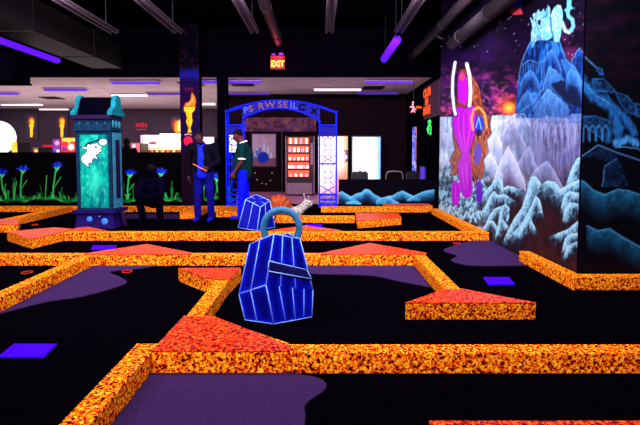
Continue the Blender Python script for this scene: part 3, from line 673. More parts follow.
# second padlock, farther back and leaning
def box_lock():
    base = Vector((-1.12, 7.6, 0)); e = empty('padlock_sculpture', base, 'smaller leaning blue box sculpture with white outlines behind the big padlock, beside the snail', 'sculpture')
    b = [Vector(onz(238, 228))-base, Vector(onz(257, 230.5))-base]; b.append(b[1]+Vector((.26, .3, .0))); b.append(b[0]+Vector((.24, .42, 0)))
    t = [Vector(onY(245.6, 199.6, 7.55))-base, Vector(onY(260.5, 207, 7.38))-base, Vector(onY(269.8, 200.6, 7.6))-base, Vector(onY(255.8, 194.6, 7.8))-base]
    mb = MB().add(b+t, [(3, 2, 1, 0), (4, 5, 6, 7)]+[(i, (i+1) % 4, 4+(i+1) % 4, 4+i) for i in range(4)]); mb.build('body', M['blue'], e, bevel=.004)
    q = MB(); r = .0065
    for i in range(4): q.tube([b[i], t[i]], r, 6); q.tube([t[i], t[(i+1) % 4]], r, 6); q.tube([b[i], b[(i+1) % 4]], r*.8, 6)
    q.tube([t[0].lerp(t[1], .5), t[3].lerp(t[2], .5)], r*.8, 6); q.tube([t[0].lerp(t[3], .5), t[1].lerp(t[2], .5)], r*.8, 6)
    q.tube([b[0].lerp(b[1], .5), t[0].lerp(t[1], .5)], r*.7, 6); q.tube([b[1].lerp(b[2], .5), t[1].lerp(t[2], .5)], r*.7, 6)
    q.build('painted_edge', M['blue_line'], e, smooth=True)
    MB().tube([t[1].lerp(b[1], .3)+Vector((.12, .1, 0)), t[1].lerp(b[1], .25)+Vector((.27, .02, 0)), t[1].lerp(b[1], .55)+Vector((.26, .02, 0)), t[1].lerp(b[1], .6)+Vector((.12, .1, 0))], .016, 8).build('hasp', M['blue_dark'], e, smooth=True)
box_lock()

# ================================================================== SNAIL
def snail():
    e = empty('snail_sculpture', (-.70, 8.42, 0), 'snail sculpture with ribbed brown shell and spotted white neck, behind the ring of the padlock', 'sculpture')
    mb = MB(); mb.cap((-.3, 0, .06), (.1, 0, .10), .06, .10).cap((.1, 0, .12), (.3, -.02, .16), .11, .10).cap((.28, -.02, .16), (.42, -.03, .26), .10, .075).ell((.46, -.03, .30), (.11, .08, .08))
    mb.cap((.47, -.06, .34), (.49, -.08, .43), .014, .012).cap((.43, .0, .34), (.40, .02, .46), .014, .012).ell((.49, -.08, .44), (.022,)*3).ell((.4, .02, .47), (.022,)*3)
    mb.cap((.52, -.04, .33), (.58, -.05, .37), .012, .01)
    remesh(mb.build('body', M['snail'], e), .012, 3)
    sh = MB()
    for i in range(7):
        a = R(-78+i*26); c = Vector((-.07+.115*math.sin(a), 0, .17+.13*math.cos(a)))
        sh.ell(c+Vector((0, 0, .025)), (.095, .19-.012*abs(i-3), .15), 18, rot=Matrix.Rotation(a, 3, 'Y'))
    sh.ell((-.07, 0, .19), (.262, .2, .235), 24)
    s = sh.build('shell', M['shell'], e, smooth=True)
    q = MB()
    for i in range(6):
        a = R(-65+i*26); d = Vector((math.sin(a), 0, math.cos(a)))
        q.tube([Vector((-.07, 0, .19))+d*.272*math.cos(t)+Vector((0, .2*math.sin(t), 0)) for t in np.linspace(-1.35, 1.35, 12)], .008, 6)
    q.build('shell_groove', M['shell_dark'], s, smooth=True)
snail()

# ================================================================== TEAL TOWER
def tower():
    Y0 = 7.46; x0, x1 = -4.02, -3.46; dp = .37
    e = empty('tower_sculpture', ((x0+x1)/2, Y0+dp/2, 0), 'teal haunted tower with dark scrolled roof, purple base and a painted white creature', 'tower')
    ox, oy = (x0+x1)/2, Y0+dp/2
    zb = onY(92, 210, Y0)[2]; zt = onY(92, 131, Y0)[2]; zc = onY(92, 115, Y0-.05)[2]; zr = onY(92, 98.5, Y0+.2)[2]
    hw, hd = (x1-x0)/2, dp/2
    # base flares out
    mb = MB(); W = [(hw+.055, 0), (hw+.035, .10), (hw+.02, zb-.06), (hw+.07, zb-.05), (hw+.07, zb)]
    for (a, z0), (b, z1) in zip(W[:-1], W[1:]):
        v = [(-a, -a+hw-hd, z0), (a, -a+hw-hd, z0), (a, a-hw+hd, z0), (-a, a-hw+hd, z0), (-b, -b+hw-hd, z1), (b, -b+hw-hd, z1), (b, b-hw+hd, z1), (-b, b-hw+hd, z1)]
        mb.add(v, [(3, 2, 1, 0), (4, 5, 6, 7)]+[(i, (i+1) % 4, 4+(i+1) % 4, 4+i) for i in range(4)])
    mb.build('base', M['purple'], e)
    for dx, dz, r in ((-.09, .15, .05), (.16, .11, .06), (.08, .2, .018)):
        MB().ell((dx, -hd-.03, dz), (r, .02, r), 16).build('painted_dot', M['skylight'], e, smooth=True)
    MB().tube([(hw+.04, 0, zb-.04), (hw+.1, 0, zb-.1), (hw+.12, -.02, .1), (hw+.15, -.03, .0)], [.03, .04, .035, .045], 8).build('buttress', M['purple_dark'], e, smooth=True)
    MB().box(-hw, hw, -hd+.02, hd, zb, zt).build('body', M['teal_dark'], e, bevel=.01)
    def front(u, v):
        c = Canvas(u, v, (0, 116, 108)); n = fbm(u*.12, v*.1, 4); n2 = fbm(u*.4, v*.25, 8)
        c.mix(np.clip((n-.3)*2.2, 0, 1), (4, 158, 130)); c.mix(np.clip((n2-.5)*4, 0, 1)*.6, (60, 196, 160)); c.mix(np.clip((.42-n)*5, 0, 1)*.8, (2, 66, 84))
        c.oval((95, 183), 9, 22, (70, 220, 180), .5, .9); edge = np.clip(1-np.minimum(np.minimum(u-77, 110-u), np.minimum(v-131, 210-v))/5, 0, 1); c.mix(edge*.55, (2, 60, 72))
        P = lambda *a: [(75+a[i]/10.62, 130+a[i+1]/10.62) for i in range(0, len(a), 2)]
        body = P(65, 310, 75, 280, 110, 250, 135, 215, 125, 205, 65, 185, 130, 180, 138, 148, 165, 162, 185, 145, 205, 158, 236, 138, 248, 165, 292, 185, 262, 197, 284, 228, 248, 228, 262, 268, 232, 250, 215, 272, 238, 314, 205, 292, 182, 310, 176, 350, 155, 340, 135, 362, 146, 392, 115, 365, 80, 345)
        c.stroke(body+[body[0]], 1.0, (6, 20, 40), .9); c.poly(body, (222, 240, 248))
        c.stroke(P(118, 160, 140, 140, 190, 130, 255, 103), 1.0, (8, 14, 34)); c.oval(P(297, 127)[0], 4.1, 3.2, (226, 206, 178)); c.oval(P(222, 180)[0], 1.4, 1.2, (20, 40, 70)); c.stroke(P(148, 186, 170, 186), .6, (30, 60, 90)); c.oval(P(245, 258)[0], 1.2, 1, (10, 60, 80)); 
        return c.c
    p = panel('front_panel', (x0+.02, Y0, zb+.01), (2*hw-.04, 0, 0), (0, 0, zt-zb-.02), 110, 220, front, M['paint_matte'], .015)
    p.data.transform(Matrix.Translation((-ox, -oy, 0))); p.parent = e; tag(p, 'glowing teal panel painted with a spiky white creature and club')
    # frame posts at the corners
    q = MB()
    for sx in (-hw, hw-.03):
        q.box(sx-.012, sx+.042, -hd-.014, -hd+.03, zb, zt)
    q.box(-hw, hw, -hd-.012, -hd+.02, zt-.05, zt); q.box(-hw, hw, -hd-.012, -hd+.02, zb, zb+.035)
    q.build('front_frame', M['teal_dark'], e, bevel=.004)
    f = MB().box(hw, hw+.02, -hd+.03, hd-.02, zb+.02, zt-.02); f.build('side_panel', M['tealpale'], e)
    MB().box(hw+.012, hw+.026, -hd+.12, hd-.1, zb+.18, zt-.14).build('side_opening', M['purple_dark'], e)
    # cornice
    c = MB().box(-hw-.03, hw+.03, -hd-.05, hd+.04, zt, zt+.05).box(-hw-.02, hw+.015, -hd-.03, hd+.0, zt+.05, zc-.07).build('cornice', M['teal_dark'], e, bevel=.006)
    MB().box(-hw-.07, hw+.03, -hd-.08, hd+.02, zc-.07, zc).build('eave', M['purple_dark'], e, bevel=.012)
    for i in range(4): MB().ell((-hw+.07+i*.14, -hd-.032, (zt+zc)/2), (.012, .01, .012), 8).build('rivet', M['tealpale'], c, smooth=True)
    for k in range(3): MB().ell((hw+.02, -hd+.06+k*.115, (zt+zc)/2-.01), (.015, .04, .07), 12).build('side_scroll', M['tealpale'], c, smooth=True)
    # roof between two scrolled gable ends
    rf = MB(); pr = [(-hd-.02, zc), (-hd+.03, zc+.1), (-.08, zr-.02), (.0, zr+.02), (.08, zr-.02), (hd-.03, zc+.1), (hd+.02, zc)]
    n = len(pr); rf.add([(-hw+.02, y, z) for y, z in pr]+[(hw-.02, y, z) for y, z in pr], [tuple(range(n)), tuple(range(2*n-1, n-1, -1))]+[(i, (i+1) % n, n+(i+1) % n, n+i) for i in range(n)])
    rf.build('roof', M['rooftile'], e)
    for sx in (-hw-.06, hw-.02):
        g = MB(); pr = [(-hd-.07, zc), (-hd-.07, zc+.06), (-hd-.01, zc+.10), (-.12, zc+.15), (-.10, zr-.04), (-.06, zr+.03), (.0, zr+.05), (.06, zr+.03), (.10, zr-.04), (.12, zc+.15), (hd, zc+.10), (hd+.05, zc+.06), (hd+.05, zc)]
        n = len(pr); g.add([(sx, y, z) for y, z in pr]+[(sx+.08, y, z) for y, z in pr], [tuple(range(n)), tuple(range(2*n-1, n-1, -1))]+[(i, (i+1) % n, n+(i+1) % n, n+i) for i in range(n)])
        g.build('gable_scroll', M['teal'], e, bevel=.008)
tower()

# ================================================================== BLUE ARCH
def arch():
    Y = 10.35; e = empty('entrance_arch', (onY(281, 200, Y)[0], Y, 0), 'blue metal lattice arch with lettering over the way to the vending machine', 'arch')
    ox = e.location.x
    px = lambda x, y, dy=0: Vector(onY(x, y, Y))+Vector((-ox, -Y+dy, 0))
    for (xa, xb, ytop) in ((226.3, 243, 111), (319.5, 336.5, 112)):
        f = MB(); za = px(xa, ytop).z; zi = px(xb, 122).z
        A, B = px(xa, 150).x, px(xb, 150).x
        left = xa < 280; zA = za if left else zi; zB = zi if left else za
        for dy in (0, .26):
            f.tube([(A, dy, 0), (A, dy, zA)], .016, 8); f.tube([(B, dy, 0), (B, dy, zB)], .016, 8)
            for z in (.06, .16, .28, 1.0, px(xa, 125).z):
                f.tube([(A, dy, z), (B, dy, z)], .012, 8)
        for z in (.06, 1.0, px(xa, 125).z):
            f.tube([(A, 0, z), (A, .26, z)], .012, 8); f.tube([(B, 0, z), (B, .26, z)], .012, 8)
        f.box(A-.03, B+.03, -.04, .30, 0, .04)
        post = f.build('post', M['archblue'], e, smooth=False)
        s = MB(); w_ = B-A
        for k in (.33, .67):
            s.tube([(A+w_*k, 0, .28), (A+w_*k, 0, 1.62)], .009, 6)
        for zz in (.5, .75, 1.25, 1.5):
            c0 = Vector((A+w_*.5, 0, zz)); s.tube([c0+Vector((w_*.3*math.cos(a), 0, .09*math.sin(a))) for a in np.linspace(0, 2*math.pi, 16, endpoint=False)], .009, 6, closed=True)
        for z0, z1 in ((.06, .28), (.28, .5), (1.0, 1.2), (1.62, px(xa, 125).z)):
            s.tube([(A, 0, z0), (B, 0, z1)], .009, 6); s.tube([(B, 0, z0), (A, 0, z1)], .009, 6)
        for k in (.2, .5, .8): s.ell((A+w_*k, 0, 1.62), (.022,)*3, 8); s.ell((A+w_*k, 0, .98), (.022,)*3, 8)
        s.build('lattice', M['archblue'], post, smooth=True)
        MB().box(A+.02, B-.02, -.012, .0, 1.66, px(xa, 126).z-.02).build('top_panel', M['archpanel'], post)
        for X_ in (A, B): 
            z_ = zA if X_ == A else zB
            MB().ell((X_, 0, z_), (.03,)*3, 12).build('finial', M['archblue'], post, smooth=True)
    # arch band
    def arc(pts, n=28):
        (xa, ya), (xm, ym), (xb, yb) = pts; out = []
        for t in np.linspace(0, 1, n):
            x = xa+(xb-xa)*t; l = (ya*(1-t)+yb*t); y = l-(( (ya+yb)/2)-ym)*(1-(2*t-1)**2); out.append((x, y))
        return out
    top = arc([(226.3, 111), (281, 100.3), (336.5, 112.3)]); bot = arc([(242, 118.5), (281, 108.3), (320, 121)])
    for dy in (0, .26):
        MB().tube([px(x, y, dy) for x, y in top], .016, 8).build('top_rail', M['archblue'], e, smooth=True)
        MB().tube([px(x, y, dy) for x, y in bot], .016, 8).build('bottom_rail', M['archblue'], e, smooth=True)
    pb = MB(); tt = [p for p in top if 240.5 < p[0] < 321]; xs = [p[0] for p in top]; ys = [p[1] for p in top]
    vs = []
    for x, y in bot: vs.append(px(x, np.interp(x, xs, ys)+.4, .02)); vs.append(px(x, y-.3, .02))
    n = len(bot); pb.add(vs+[v+Vector((0, .02, 0)) for v in vs], [(2*i, 2*i+1, 2*i+3, 2*i+2) for i in range(n-1)]+[(2*n+2*i+2, 2*n+2*i+3, 2*n+2*i+1, 2*n+2*i) for i in range(n-1)]
           +[(2*i+2, 2*n+2*i+2, 2*n+2*i, 2*i) for i in range(n-1)]+[(2*i+1, 2*n+2*i+1, 2*n+2*i+3, 2*i+3) for i in range(n-1)])
    pn = pb.build('sign_panel', M['archpanel'], e)
    for i, (ch, x, m) in enumerate((('P', 246, 'letter_blue'), ('S', 251, 'bronze'), ('R', 261, 'bronze'), ('W', 270, 'bronze'), ('S', 280, 'bronze'), ('E', 285.5, 'bronze'), ('I', 291, 'letter_blue'), ('L', 295, 'letter_blue'), ('C', 302, 'black'), ('X', 314, 'black'))):
        yy = np.interp(x, [p[0] for p in bot], [p[1] for p in bot]); yt = np.interp(x, xs, ys); p = px(x, (yy+yt)/2+.2, 0)
        text('letter', ch, (p.x, -.002, p.z), .2, M[m], pn, depth=.006, sx=1.15, rot=(R(90), R((x-281)*.25), 0), bold=.004)
arch()

# ================================================================== PEOPLE
def person(name, loc, rz, label, pose, cl, far=False, g=1.0):
    """pose: dict of joint positions in the figure's own frame (faces -Y); cl: clothing"""
    e = empty(name, loc, label, 'person', rz=rz); V = {k: Vector(v) for k, v in pose.items()}
    hd = V['head']; face = V.get('look', Vector((0, -1, 0))).normalized(); up = Vector((0, 0, 1)); sd = up.cross(face).normalized()
    rot = Matrix((sd, -face, sd.cross(-face).normalized())).transposed()
    b = MB()
    b.ell(hd, (.074, .092, .105), 20, rot=rot); b.ell(hd+rot@Vector((0, -.03, -.055)), (.055, .06, .06), 16, rot=rot)
    b.cap(hd+rot@Vector((0, -.088, .0)), hd+rot@Vector((0, -.108, -.025)), .012, .017)
    for s in (-1, 1): b.ell(hd+rot@Vector((s*.077, .0, -.01)), (.012, .022, .032), 10, rot=rot)
    b.cap(hd+rot@Vector((0, .01, -.06)), V['neck'], .052, .06)
    b.cap(V['neck'], V['chest'], .07, .12); b.cap(V['chest'], V['pelvis'], .12, .12)
    for s in 'lr':
        b.cap(V['sh'+s], V['el'+s], .046, .036); b.cap(V['el'+s], V['wr'+s], .037, .025)
        b.cap(V['hip'+s], V['kn'+s], .075, .05); b.cap(V['kn'+s], V['an'+s], .05, .035); b.cap(V['chest'], V['sh'+s], .1, .05)
        # hand: palm, four curled fingers, thumb from the side of the palm
        w0 = V['wr'+s]; d = (w0-V['el'+s]).normalized(); d = V.get('hd'+s, d).normalized(); inn = (Vector((-1 if s == 'l' else 1, 0, 0))); inn = (inn-d*inn.dot(d)).normalized(); fr = d.cross(inn).normalized()
        if fr.y > 0: fr = -fr
        pc = w0+d*.05; b.cap(w0, w0+d*.075+fr*.012, .024, .027); b.cap(w0+d*.03, w0+d*.08-fr*.018, .02, .022)
        for k, (o_, L) in enumerate(((.032, .07), (.011, .08), (-.011, .075), (-.031, .058))):
            r0 = w0+d*.085+fr*o_; m1 = r0+d*L*.5+inn*.012; m2 = m1+d*L*.28+inn*.03; b.cap(r0, m1, .0105, .0095, 8); b.cap(m1, m2, .0095, .008, 8)
        t0 = w0+d*.03+fr*.028; t1 = t0+d*.04+fr*.022+inn*.014; b.cap(t0, t1, .0125, .0105, 8); b.cap(t1, t1+d*.028+inn*.01, .0105, .009, 8)
    remesh(b.build('body', M[cl.get('skin', 'skin')], e), .010, 2)
    # hair, eyes, brows, mouth
    h = MB(); h.ell(hd+rot@Vector((0, .012, .028)), (.081, .094, .092), 20, rot=rot); hr = h.build('hair', M['hair'], e, smooth=True)
    bm = bmesh.new(); bm.from_mesh(hr.data); fwd = rot@Vector((0, -1, 0)); upv = rot@Vector((0, 0, 1))
    dl = [v for v in bm.verts if (v.co-hd).dot(upv) < .05 and (v.co-hd).dot(fwd) > .02 or (v.co-hd).dot(upv) < -.045]
    bmesh.ops.delete(bm, geom=dl, context='VERTS'); bm.to_mesh(hr.data); bm.free()
    if not far:
        for s in (-1, 1):
            MB().ell(hd+rot@Vector((s*.028, -.085, .008)), (.013, .008, .007), 10, rot=rot).build('eye', M['eye'], e, smooth=True)
            MB().cap(hd+rot@Vector((s*.014, -.094, .026)), hd+rot@Vector((s*.044, -.084, .027)), .0045, .0035, 8).build('eyebrow', M['hair'], e, smooth=True)
        MB().cap(hd+rot@Vector((-.02, -.088, -.055)), hd+rot@Vector((.02, -.088, -.055)), .007, .007, 8).build('mouth', M['lip'], e, smooth=True)
    # trousers
    t = MB(); t.ell(V['pelvis'], (.155*g, .115*g, .12), 18); t.cap(V['pelvis']+Vector((0, 0, .08)), V['pelvis'], .125, .13)
    for s in 'lr':
        t.cap(V['hip'+s], V['kn'+s], .1, .075); t.cap(V['kn'+s], V['an'+s]+Vector((0, 0, .0)), .072, .062)
    remesh(t.build('trousers', M[cl['legs']], e), .014, 3)
    for s in 'lr':
        a = V['an'+s]; tip = V.get('toe'+s, a+Vector((0, -.17, -.045)))
        q = MB(); q.cap(a+Vector((0, .02, -.045)), tip, .04, .038); q.cap(a+Vector((0, 0, -.01)), a+Vector((0, 0, -.04)), .045, .045)
        sh = q.build('shoe', M[cl['shoes']], e); remesh(sh, .012, 2)
        for v in sh.data.vertices: v.co.z = max(v.co.z, min(a.z-.082, tip.z-.036))
    # upper clothing
    top = MB(); top.cap(V['neck']+Vector((0, 0, -.06)), V['chest'], .105, .145*g); top.ell((V['chest']+V['pelvis'])/2+Vector((0, -.03*(g > 1.1), -.02)), (.165*g, .125*g*g, .27), 18); top.cap(V['chest'], V['pelvis']+Vector((0, 0, cl.get('hem', .02))), .14*g, .14*g)
    for s in 'lr': top.cap(V['chest']+(V['sh'+s]-V['chest'])*.6, V['sh'+s], .1, .07)
    sl = cl.get('sleeve', 1.0)
    for s in 'lr':
        if sl >= 1: top.cap(V['sh'+s], V['el'+s], .072, .056); top.cap(V['el'+s], V['el'+s].lerp(V['wr'+s], .92), .056, .042)
        else: top.cap(V['sh'+s], V['sh'+s].lerp(V['el'+s], sl), .075, .066)
    to = remesh(top.build(cl['topname'], M[cl['top']], e), .014, 3)
    return e, V, to, rot
P1 = dict(head=(-.07, -.04, 1.535), neck=(-.04, .0, 1.42), chest=(0, 0, 1.25), pelvis=(0, 0, .93), shl=(.2, 0, 1.37), ell=(.27, .02, 1.1), wrl=(.14, -.17, .98), hdl=(-.5, -.8, -.25),
          shr=(-.23, 0, 1.37), elr=(-.30, .03, 1.08), wrr=(-.27, -.03, .84), hipl=(.085, 0, .88), hipr=(-.085, 0, .88), knl=(.12, -.02, .48), knr=(-.11, -.02, .48), anl=(.13, .02, .09), anr=(-.13, .02, .09), look=(.25, -1, -.12))
e, V, to, rot = person('person', (-2.12, 8.2, 0), R(-4), 'person in an open black jacket and bright blue shirt holding a club, facing forward', P1, dict(skin='skin', legs='jeans', shoes='shoe', top='jacket', topname='jacket', hem=.03), g=1.12)
# bright shirt front between the open jacket fronts
q = MB(); q.cap((-.02, -.11, 1.34), (0, -.145, 1.2), .05, .06).cap((0, -.145, 1.2), (0, -.10, .86), .062, .09)
remesh(q.build('shirt', M['bshirt'], e), .012, 3)
q = MB(); q.cap((-.08, -.07, 1.40), (-.02, -.15, 1.32), .016, .014).cap((.03, -.07, 1.40), (-.02, -.15, 1.32), .016, .014); remesh(q.build('collar', M['bshirt'], e), .008, 2)
q = MB(); q.tube([(-.08, -.33, 1.06), (.03, -.32, 1.0), (.16, -.305, .93)], .006, 8); cb = q.build('golf_club', M['orange'], None)
cb.matrix_world = Matrix.Translation((-2.12, 8.2, 0))@Matrix.Rotation(R(-4), 4, 'Z'); tag(cb, 'thin orange golf club shaft held by the man in the black jacket', 'golf club')
P2 = dict(head=(.0, -.09, 1.57), neck=(0, .0, 1.45), chest=(0, .02, 1.23), pelvis=(0, 0, .90), shl=(.2, .01, 1.37), ell=(.24, .0, 1.1), wrl=(.2, -.14, .9), hdl=(-.1, -.3, -1),
          shr=(-.2, .0, 1.37), elr=(-.25, -.01, 1.1), wrr=(-.22, -.15, .90), hdr=(.1, -.35, -1), hipl=(.085, 0, .86), hipr=(-.085, 0, .86), knl=(.1, -.02, .47), knr=(-.1, .03, .47), anl=(.11, -.04, .09), anr=(-.11, .1, .09), look=(-.1, -1, -.35))
e2, V, to, rot = person('person', (-1.44, 8.42, 0), R(-86), 'person seen side-on in a dark green white-trimmed shirt and bright blue jeans', P2, dict(skin='skin2', legs='jeans2', shoes='shoe', top='gshirt', topname='shirt', sleeve=.62, hem=-.04), g=1.22)
q = MB(); q.tube([(.085*math.cos(a), .0+.085*math.sin(a)*.9, 1.445-.03*math.sin(-a)) for a in np.linspace(0, 2*math.pi, 24, endpoint=False)], .012, 8, closed=True); q.build('collar', M['white'], e2, smooth=True)
for s in 'lr':
    a, b_ = V['sh'+s], V['el'+s]; c0 = a.lerp(b_, .66+.2); d = (b_-a).normalized(); q = MB(); q.tube([c0-d*.012, c0+d*.012], .071, 18); q.build('cuff', M['white'], e2, smooth=True)
# buttons and stripe stay plain; crouching figure by the tower
P3 = dict(head=(.02, -.16, .93), neck=(0, -.1, .81), chest=(0, -.05, .66), pelvis=(0, .08, .38), shl=(.19, -.06, .76), ell=(.2, -.2, .54), wrl=(.08, -.34, .5), shr=(-.19, -.06, .76), elr=(-.2, -.2, .54), wrr=(-.1, -.34, .5),
          hipl=(.09, .06, .36), hipr=(-.09, .06, .36), knl=(.17, -.32, .5), knr=(-.17, -.32, .5), anl=(.15, -.12, .09), anr=(-.15, -.12, .09), look=(.5, -1, -.3))
person('person', (-3.06, 8.2, 0), R(8), 'person in dark navy clothes crouching between the teal tower and the flower wall', P3, dict(skin='navy', legs='navy', shoes='navy', top='navy', topname='jacket'), far=True)
P4 = dict(P2); P4['look'] = (.2, -1, 0); P4['head'] = (0, -.02, 1.6); P4['neck'] = (0, 0, 1.46)
person('person', (onY(126.5, 140, 12.5)[0], 12.5, 0), R(20), 'person in dark clothes standing in the arcade behind the flower wall', {k: (v[0], v[1], v[2]*.97) if k != 'look' else v for k, v in P4.items()}, dict(skin='hair', legs='navy', shoes='navy', top='navy', topname='jacket'), far=True)

# ================================================================== COLUMN WITH TORCH
def paint_column(u, v):
    c = Canvas(u, v, (20, 6, 50))
    c.mix(np.clip((75-v)/8, 0, 1), (3, 2, 9)); c.mix(np.clip(1-np.abs(v-74)/8, 0, 1)*.7, (16, 26, 170)); c.mix(np.clip((fbm(u*.4, v*.3, 2)-.5)*4, 0, 1)*.4*(v < 148), (60, 12, 60))  # blue light near the column top is painted on
    c.mix(np.clip((v-150)/6, 0, 1), (22, 6, 20))
    P = lambda *a: [(175+a[i]/6.07, 85+a[i+1]/6.07) for i in range(0, len(a), 2)]
    c.stroke(P(60, 22, 75, 18, 84, 26, 96, 18, 108, 26), .9, (110, 24, 60), .6); c.stroke(P(62, 32, 90, 34, 110, 30), .8, (110, 24, 60), .5)
    fl = P(58, 132, 62, 112, 84, 104, 98, 84, 102, 46, 120, 70, 127, 102, 118, 132); c.stroke(fl+[fl[0]], 1.2, (150, 40, 20), .5); c.poly(fl, (246, 116, 34)); c.stroke(P(76, 124, 100, 104, 110, 78), 1.0, (255, 176, 70), .8)
    cup = P(54, 134, 122, 134, 116, 156, 102, 168, 102, 200, 106, 218, 92, 264, 100, 286, 78, 288, 84, 262, 68, 224, 74, 200, 66, 166, 56, 156); c.stroke(cup+[cup[0]], 1.0, (140, 60, 10), .6); c.poly(cup, (255, 196, 34)); c.stroke(P(76, 160, 82, 200, 78, 224, 88, 262), .7, (240, 130, 20), .7)
    c.stroke(P(60, 302, 80, 297, 100, 302), .8, (190, 190, 220), .8); c.oval(P(80, 340)[0], 5, 5.6, (216, 26, 66), 1, .2)
    return c.c
xa, xb = onY(180.2, 120, 10.6)[0], onY(199.8, 120, 10.6)[0]
MBc = MB().box(xa+.01, xb-.01, 10.6+.03, 10.88, 0, CZ).build('wall_column', M['black']); struct(MBc)
o = panel('wall_column_face', (xa, 10.6, 0), (xb-xa, 0, 0), (0, 0, CZ), 60, 500, paint_column, M['paint_matte'], .028, backmat=M['black']); struct(o)
# ball return box at its foot
# ================================================================== LIGHTS AND PIPES UNDER THE HALL CEILING
for i, (X, nm) in enumerate(((-3.72, 'leftmost, over the teal tower'), (-2.56, 'second from left, above the torch column'), (-1.18, 'left of the exit sign'), (.17, 'in the middle, right of the exit sign'), (1.42, 'rightmost, in line with the violet tube'))):
    e = empty('strip_light', (X, 5.75, 3.42), 'unlit grey twin-tube strip light under the ceiling, '+nm, 'light fixture', 'unlit strip lights under the ceiling')
    h = MB().box(-.075, .075, -2.5, 2.55, .02, .055); h.build('housing', M['pipe'], e)
    for s in (-1, 1): MB().tube([(s*.055, -2.45, -.005), (s*.055, 2.5, -.005)], .02, 10).build('tube', M['pipe2'], e, smooth=True)
    MB().tube([(0, 2.2, .05), (0, 2.2, CZ-3.42)], .008, 6).build('hanger', M['darkmetal'], e)
    MB().tube([(0, -2.2, .05), (0, -2.2, CZ-3.42)], .008, 6).build('hanger', M['darkmetal'], e)
def vlamp(X, y0, y1, z, label, r=.045):
    e = empty('black_light', (X, (y0+y1)/2, z), label, 'light fixture'); L = (y1-y0)/2
    MB().box(-.05, .05, -L, L, .035, .075).build('housing', M['darkmetal'], e)
    MB().tube([(0, -L, 0), (0, L, 0)], r, 12).build('tube', M['violet'], e, smooth=True)
    MB().tube([(0, L*.8, .07), (0, L*.8, CZ-z)], .008, 6).build('hanger', M['darkmetal'], e); MB().tube([(0, -L*.8, .07), (0, -L*.8, CZ-z)], .008, 6).build('hanger', M['darkmetal'], e)
vlamp(1.42, 8.4, 10.1, 3.33, 'glowing violet tube light under the ceiling at right, in front of the arcade', .075)
vlamp(-5.82, 6.9, 10.1, 3.3, 'long glowing violet tube light under the ceiling at the left edge', .065)
def pipe(X, z, r, y0, y1, label, mat='pipe'):
    e = empty('ceiling_pipe', (X, (y0+y1)/2, z), label, 'pipe')
    L = (y1-y0)/2; MB().tube([(0, -L, 0), (0, L, 0)], r, 18).build('pipe_run', M[mat], e, smooth=True)
    for t in (-.4, .3, .8): MB().tube([(0, L*t-.02, 0), (0, L*t+.02, 0)], r*1.1, 18).build('coupling', M[mat], e, smooth=True)
    return e
pipe(-.97, 3.87, .1, 3, 10.98, 'thick grey pipe under the ceiling, end reddened above the exit sign')
pipe(2.2, 3.55, .085, 3, 10.98, 'long grey pipe slanting to the right above the violet tube')
pipe(2.26, 3.12, .1, 3, 7.8, 'thick grey pipe close to the top of the mural')
q = MB().tube([(2.2, 8.6, 3.45), (2.3, 8.6, 3.4), (2.36, 8.75, 3.42), (2.43, 8.9, 3.5)], .015, 6).build('cable', M['pipe']); tag(q, 'thin dark cable hanging from the long pipe toward the mural', 'cable')
e = empty('air_duct', (-5.0, 7.5, 3.25), 'large dark rectangular air duct running back under the ceiling at left', 'duct')
MB().box(-.4, .3, -3.5, 3.3, 0, .55).build('duct_run', M['duct'], e, bevel=.01)
for yy in (-2, 0, 2): MB().box(-.42, .32, yy-.02, yy+.02, -.012, .57).build('duct_flange', M['duct'], e)
e = empty('hanging_cabinet', (-5.95, 8.6, 2.6), 'black hanging cabinet under the violet tube at the left edge', 'cabinet')
MB().box(-.7, .28, -.3, .3, 0, .5).build('case', M['rooftile'], e, bevel=.01); MB().box(-.72, .3, -.32, .32, -.03, 0).build('tray', M['black'], e); MB().tube([(-.3, 0, .5), (-.3, 0, CZ-2.6)], .02, 8).build('hanger', M['darkmetal'], e)
# exit sign
z = onY(277, 62, 10.9)[2]; X = onY(277.5, 62, 10.9)[0]
e = empty('exit_sign', (X, 10.93, z), 'red glowing EXIT sign mounted on the black header wall', 'sign')
MB().box(-.17, .17, -.02, .05, -.17, .15).build('case', plain('exit_red', (120, 8, 40), .5, .2, emit=.5), e, bevel=.008)
text('lettering', 'EXIT', (0, -.03, -.05), .2, M['amber_glow'], e, depth=.006, sx=.78, bold=.008)
MB().box(-.14, -.05, -.04, .03, .16, .2).build('lamp_head', M['violet2'], e, bevel=.01); MB().box(.03, .14, -.04, .03, .16, .22).build('lamp_head', M['violet2'], e, bevel=.01)
pl = bpy.data.lights.new('exit_glow', 'POINT'); pl.energy = 6; pl.color = (1, .05, .12); pl.shadow_soft_size = .05; po = bpy.data.objects.new('exit_glow', pl); COL.objects.link(po); po.location = (X, 10.7, z+.2)

